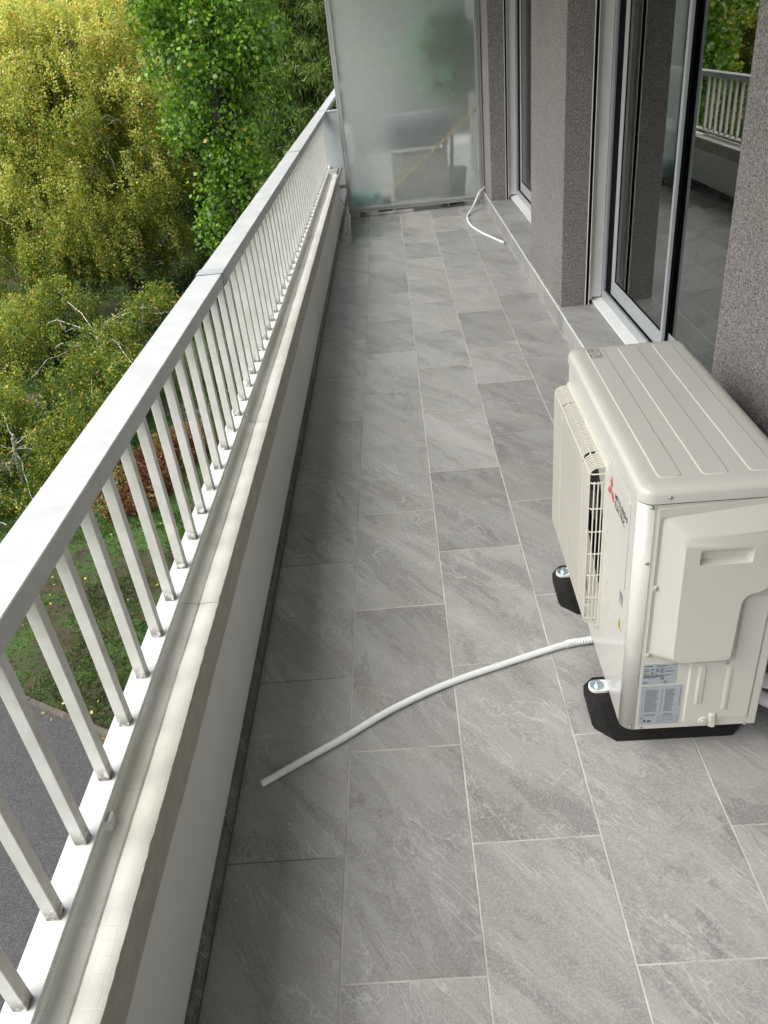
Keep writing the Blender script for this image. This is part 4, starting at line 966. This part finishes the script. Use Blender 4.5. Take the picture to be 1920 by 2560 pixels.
shrub((-11.9,23.6,GZ), 1.3, 1.0, 1.3, 'leafy green shrub at left under the big birch', M['ivy_leaf'], 7000, .06, .5)
shrub((-12.2,21.5,GZ), .9, .7, 1.6, 'rust red bush at the left edge below the birch', M['red_leaf'], 6000, .05, .42)
shrub((-5.75,14.2,GZ), .85, 1.3, .75, 'browned conifer bush with a few lime green sprays below the railing', M['red_leaf'], 16000, .05, .5)
shrub((-5.1,15.6,GZ), .7, .8, .6, 'second browned juniper bush just behind the first, lower and wider', M['red_leaf'], 8000, .05, .55)
shrub((-3.2,19.6,GZ), 2.2, 1.6, 1.5, 'dark undergrowth at the foot of the bright poplar', M['ivy_leaf'], 16000, .07, .25)
shrub((-6.8,28.0,GZ), 2.6, 1.6, 1.0, 'dark undergrowth beneath the spruces behind the lawn', M['ivy_leaf'], 14000, .07, .15)
# grass tufts where the lawn is close enough to tell its texture
n = 230000; gx = rng.uniform(-14, -2.2, n); gy = rng.uniform(5.5, 32, n); P = np.stack([gx, gy, np.full(n, GZ)], 1)
side_ = (P[:,0]-k0.x)*kn.x+(P[:,1]-k0.y)*kn.y; keep = (side_ > .09)
nn = nz(P*np.array((1,1,0)), .55, 2.0); dirt = nn > .05; keep &= ~(dirt & (rng.random(n) < .82)); keep &= rng.random(n) < np.clip(14/P[:,1], .25, 1)
P = P[keep]; n2 = nz(P*np.array((1,1,0)), 1.3, 5.0)
P = np.concatenate([P, P[:len(P)//1]+rng.normal(size=P.shape)*np.array((.03,.03,0))]); n2 = np.concatenate([n2, n2])
o = link('grass', leaves_mesh('grass', P, .055, np.clip(.5+.5*n2+.14*rng.normal(size=len(P)), 0, 1), M['grass'], 'blade', droop=-.9)); tag(o, 'short damp green grass covering the lawn', 'grass', kind='stuff')
# fallen leaves
n = 1500; P = np.stack([rng.uniform(-14, -2.5, n), rng.uniform(3.5, 30, n), np.full(n, GZ+.02)], 1); 
side_ = (P[:,0]-k0.x)*kn.x+(P[:,1]-k0.y)*kn.y; P = P[(side_ > 0) | (rng.random(n) < .15)]
q = []
for t_ in range(90): a_ = rng.uniform(-4, 5); p_ = k0+kd*a_+kn*(-abs(rng.normal())*.10-.01); q.append((p_.x, p_.y, GZ+.012))
me = leaves_mesh('fallen_leaves', np.concatenate([P, np.array(q)]), .055, np.concatenate([rng.uniform(.3, 1, len(P)), rng.uniform(0, .3, len(q))]), M['fallen'], nrm_bias=np.array((0,0,3.0)), droop=0)
tag(link('fallen_leaves', me), 'yellow and brown fallen leaves scattered over grass and path', 'leaves', kind='stuff')

# pot plant on the neighbour's balcony
T = thing('pot_plant', 'tall green pot plant blurred behind the top of the wired glass screen', 'plant', (.64, 8.90, 0))
b = MB(); b.tube([(0,0,.001),(0,0,.30),(0,0,.33)], [.12,.16,.165], 20); b.build('pot', M['pot'], T, 40)
b = MB(); b.tube([(0,0,.3),(.03,0,.8),(0,0,1.4),(-.02,0,1.75)], [.02,.018,.015,.008], 8); b.build('stem', M['dark_bark'], T, 60)
n = 700; d = rng.normal(size=(n,3)); d /= np.linalg.norm(d, axis=1, keepdims=True); q = d*rng.random((n,1))**.5*np.array((.28,.24,.40))+np.array((0,0,1.42))
q[:,1] = np.clip(q[:,1], -.12, .3)
o = link('foliage', leaves_mesh('foliage', q, .18, rng.uniform(0, 1, n), M['house_plant'], droop=.3), T); o['kind'] = 'stuff'

# flakes of paint and grit lying along the foot of the parapet
n = 90; P = np.stack([-.535+np.abs(rng.normal(size=n))*.06, rng.uniform(.5, 8.4, n), np.full(n, .0012)], 1)
me = leaves_mesh('paint_flakes', P, .0045, rng.uniform(.2, 1, n), M['hose'], nrm_bias=np.array((0,0,3.0)), droop=0)
tag(link('paint_flakes', me), 'tiny white paint flakes and grit lying on the tiles along the parapet', 'debris', kind='stuff')
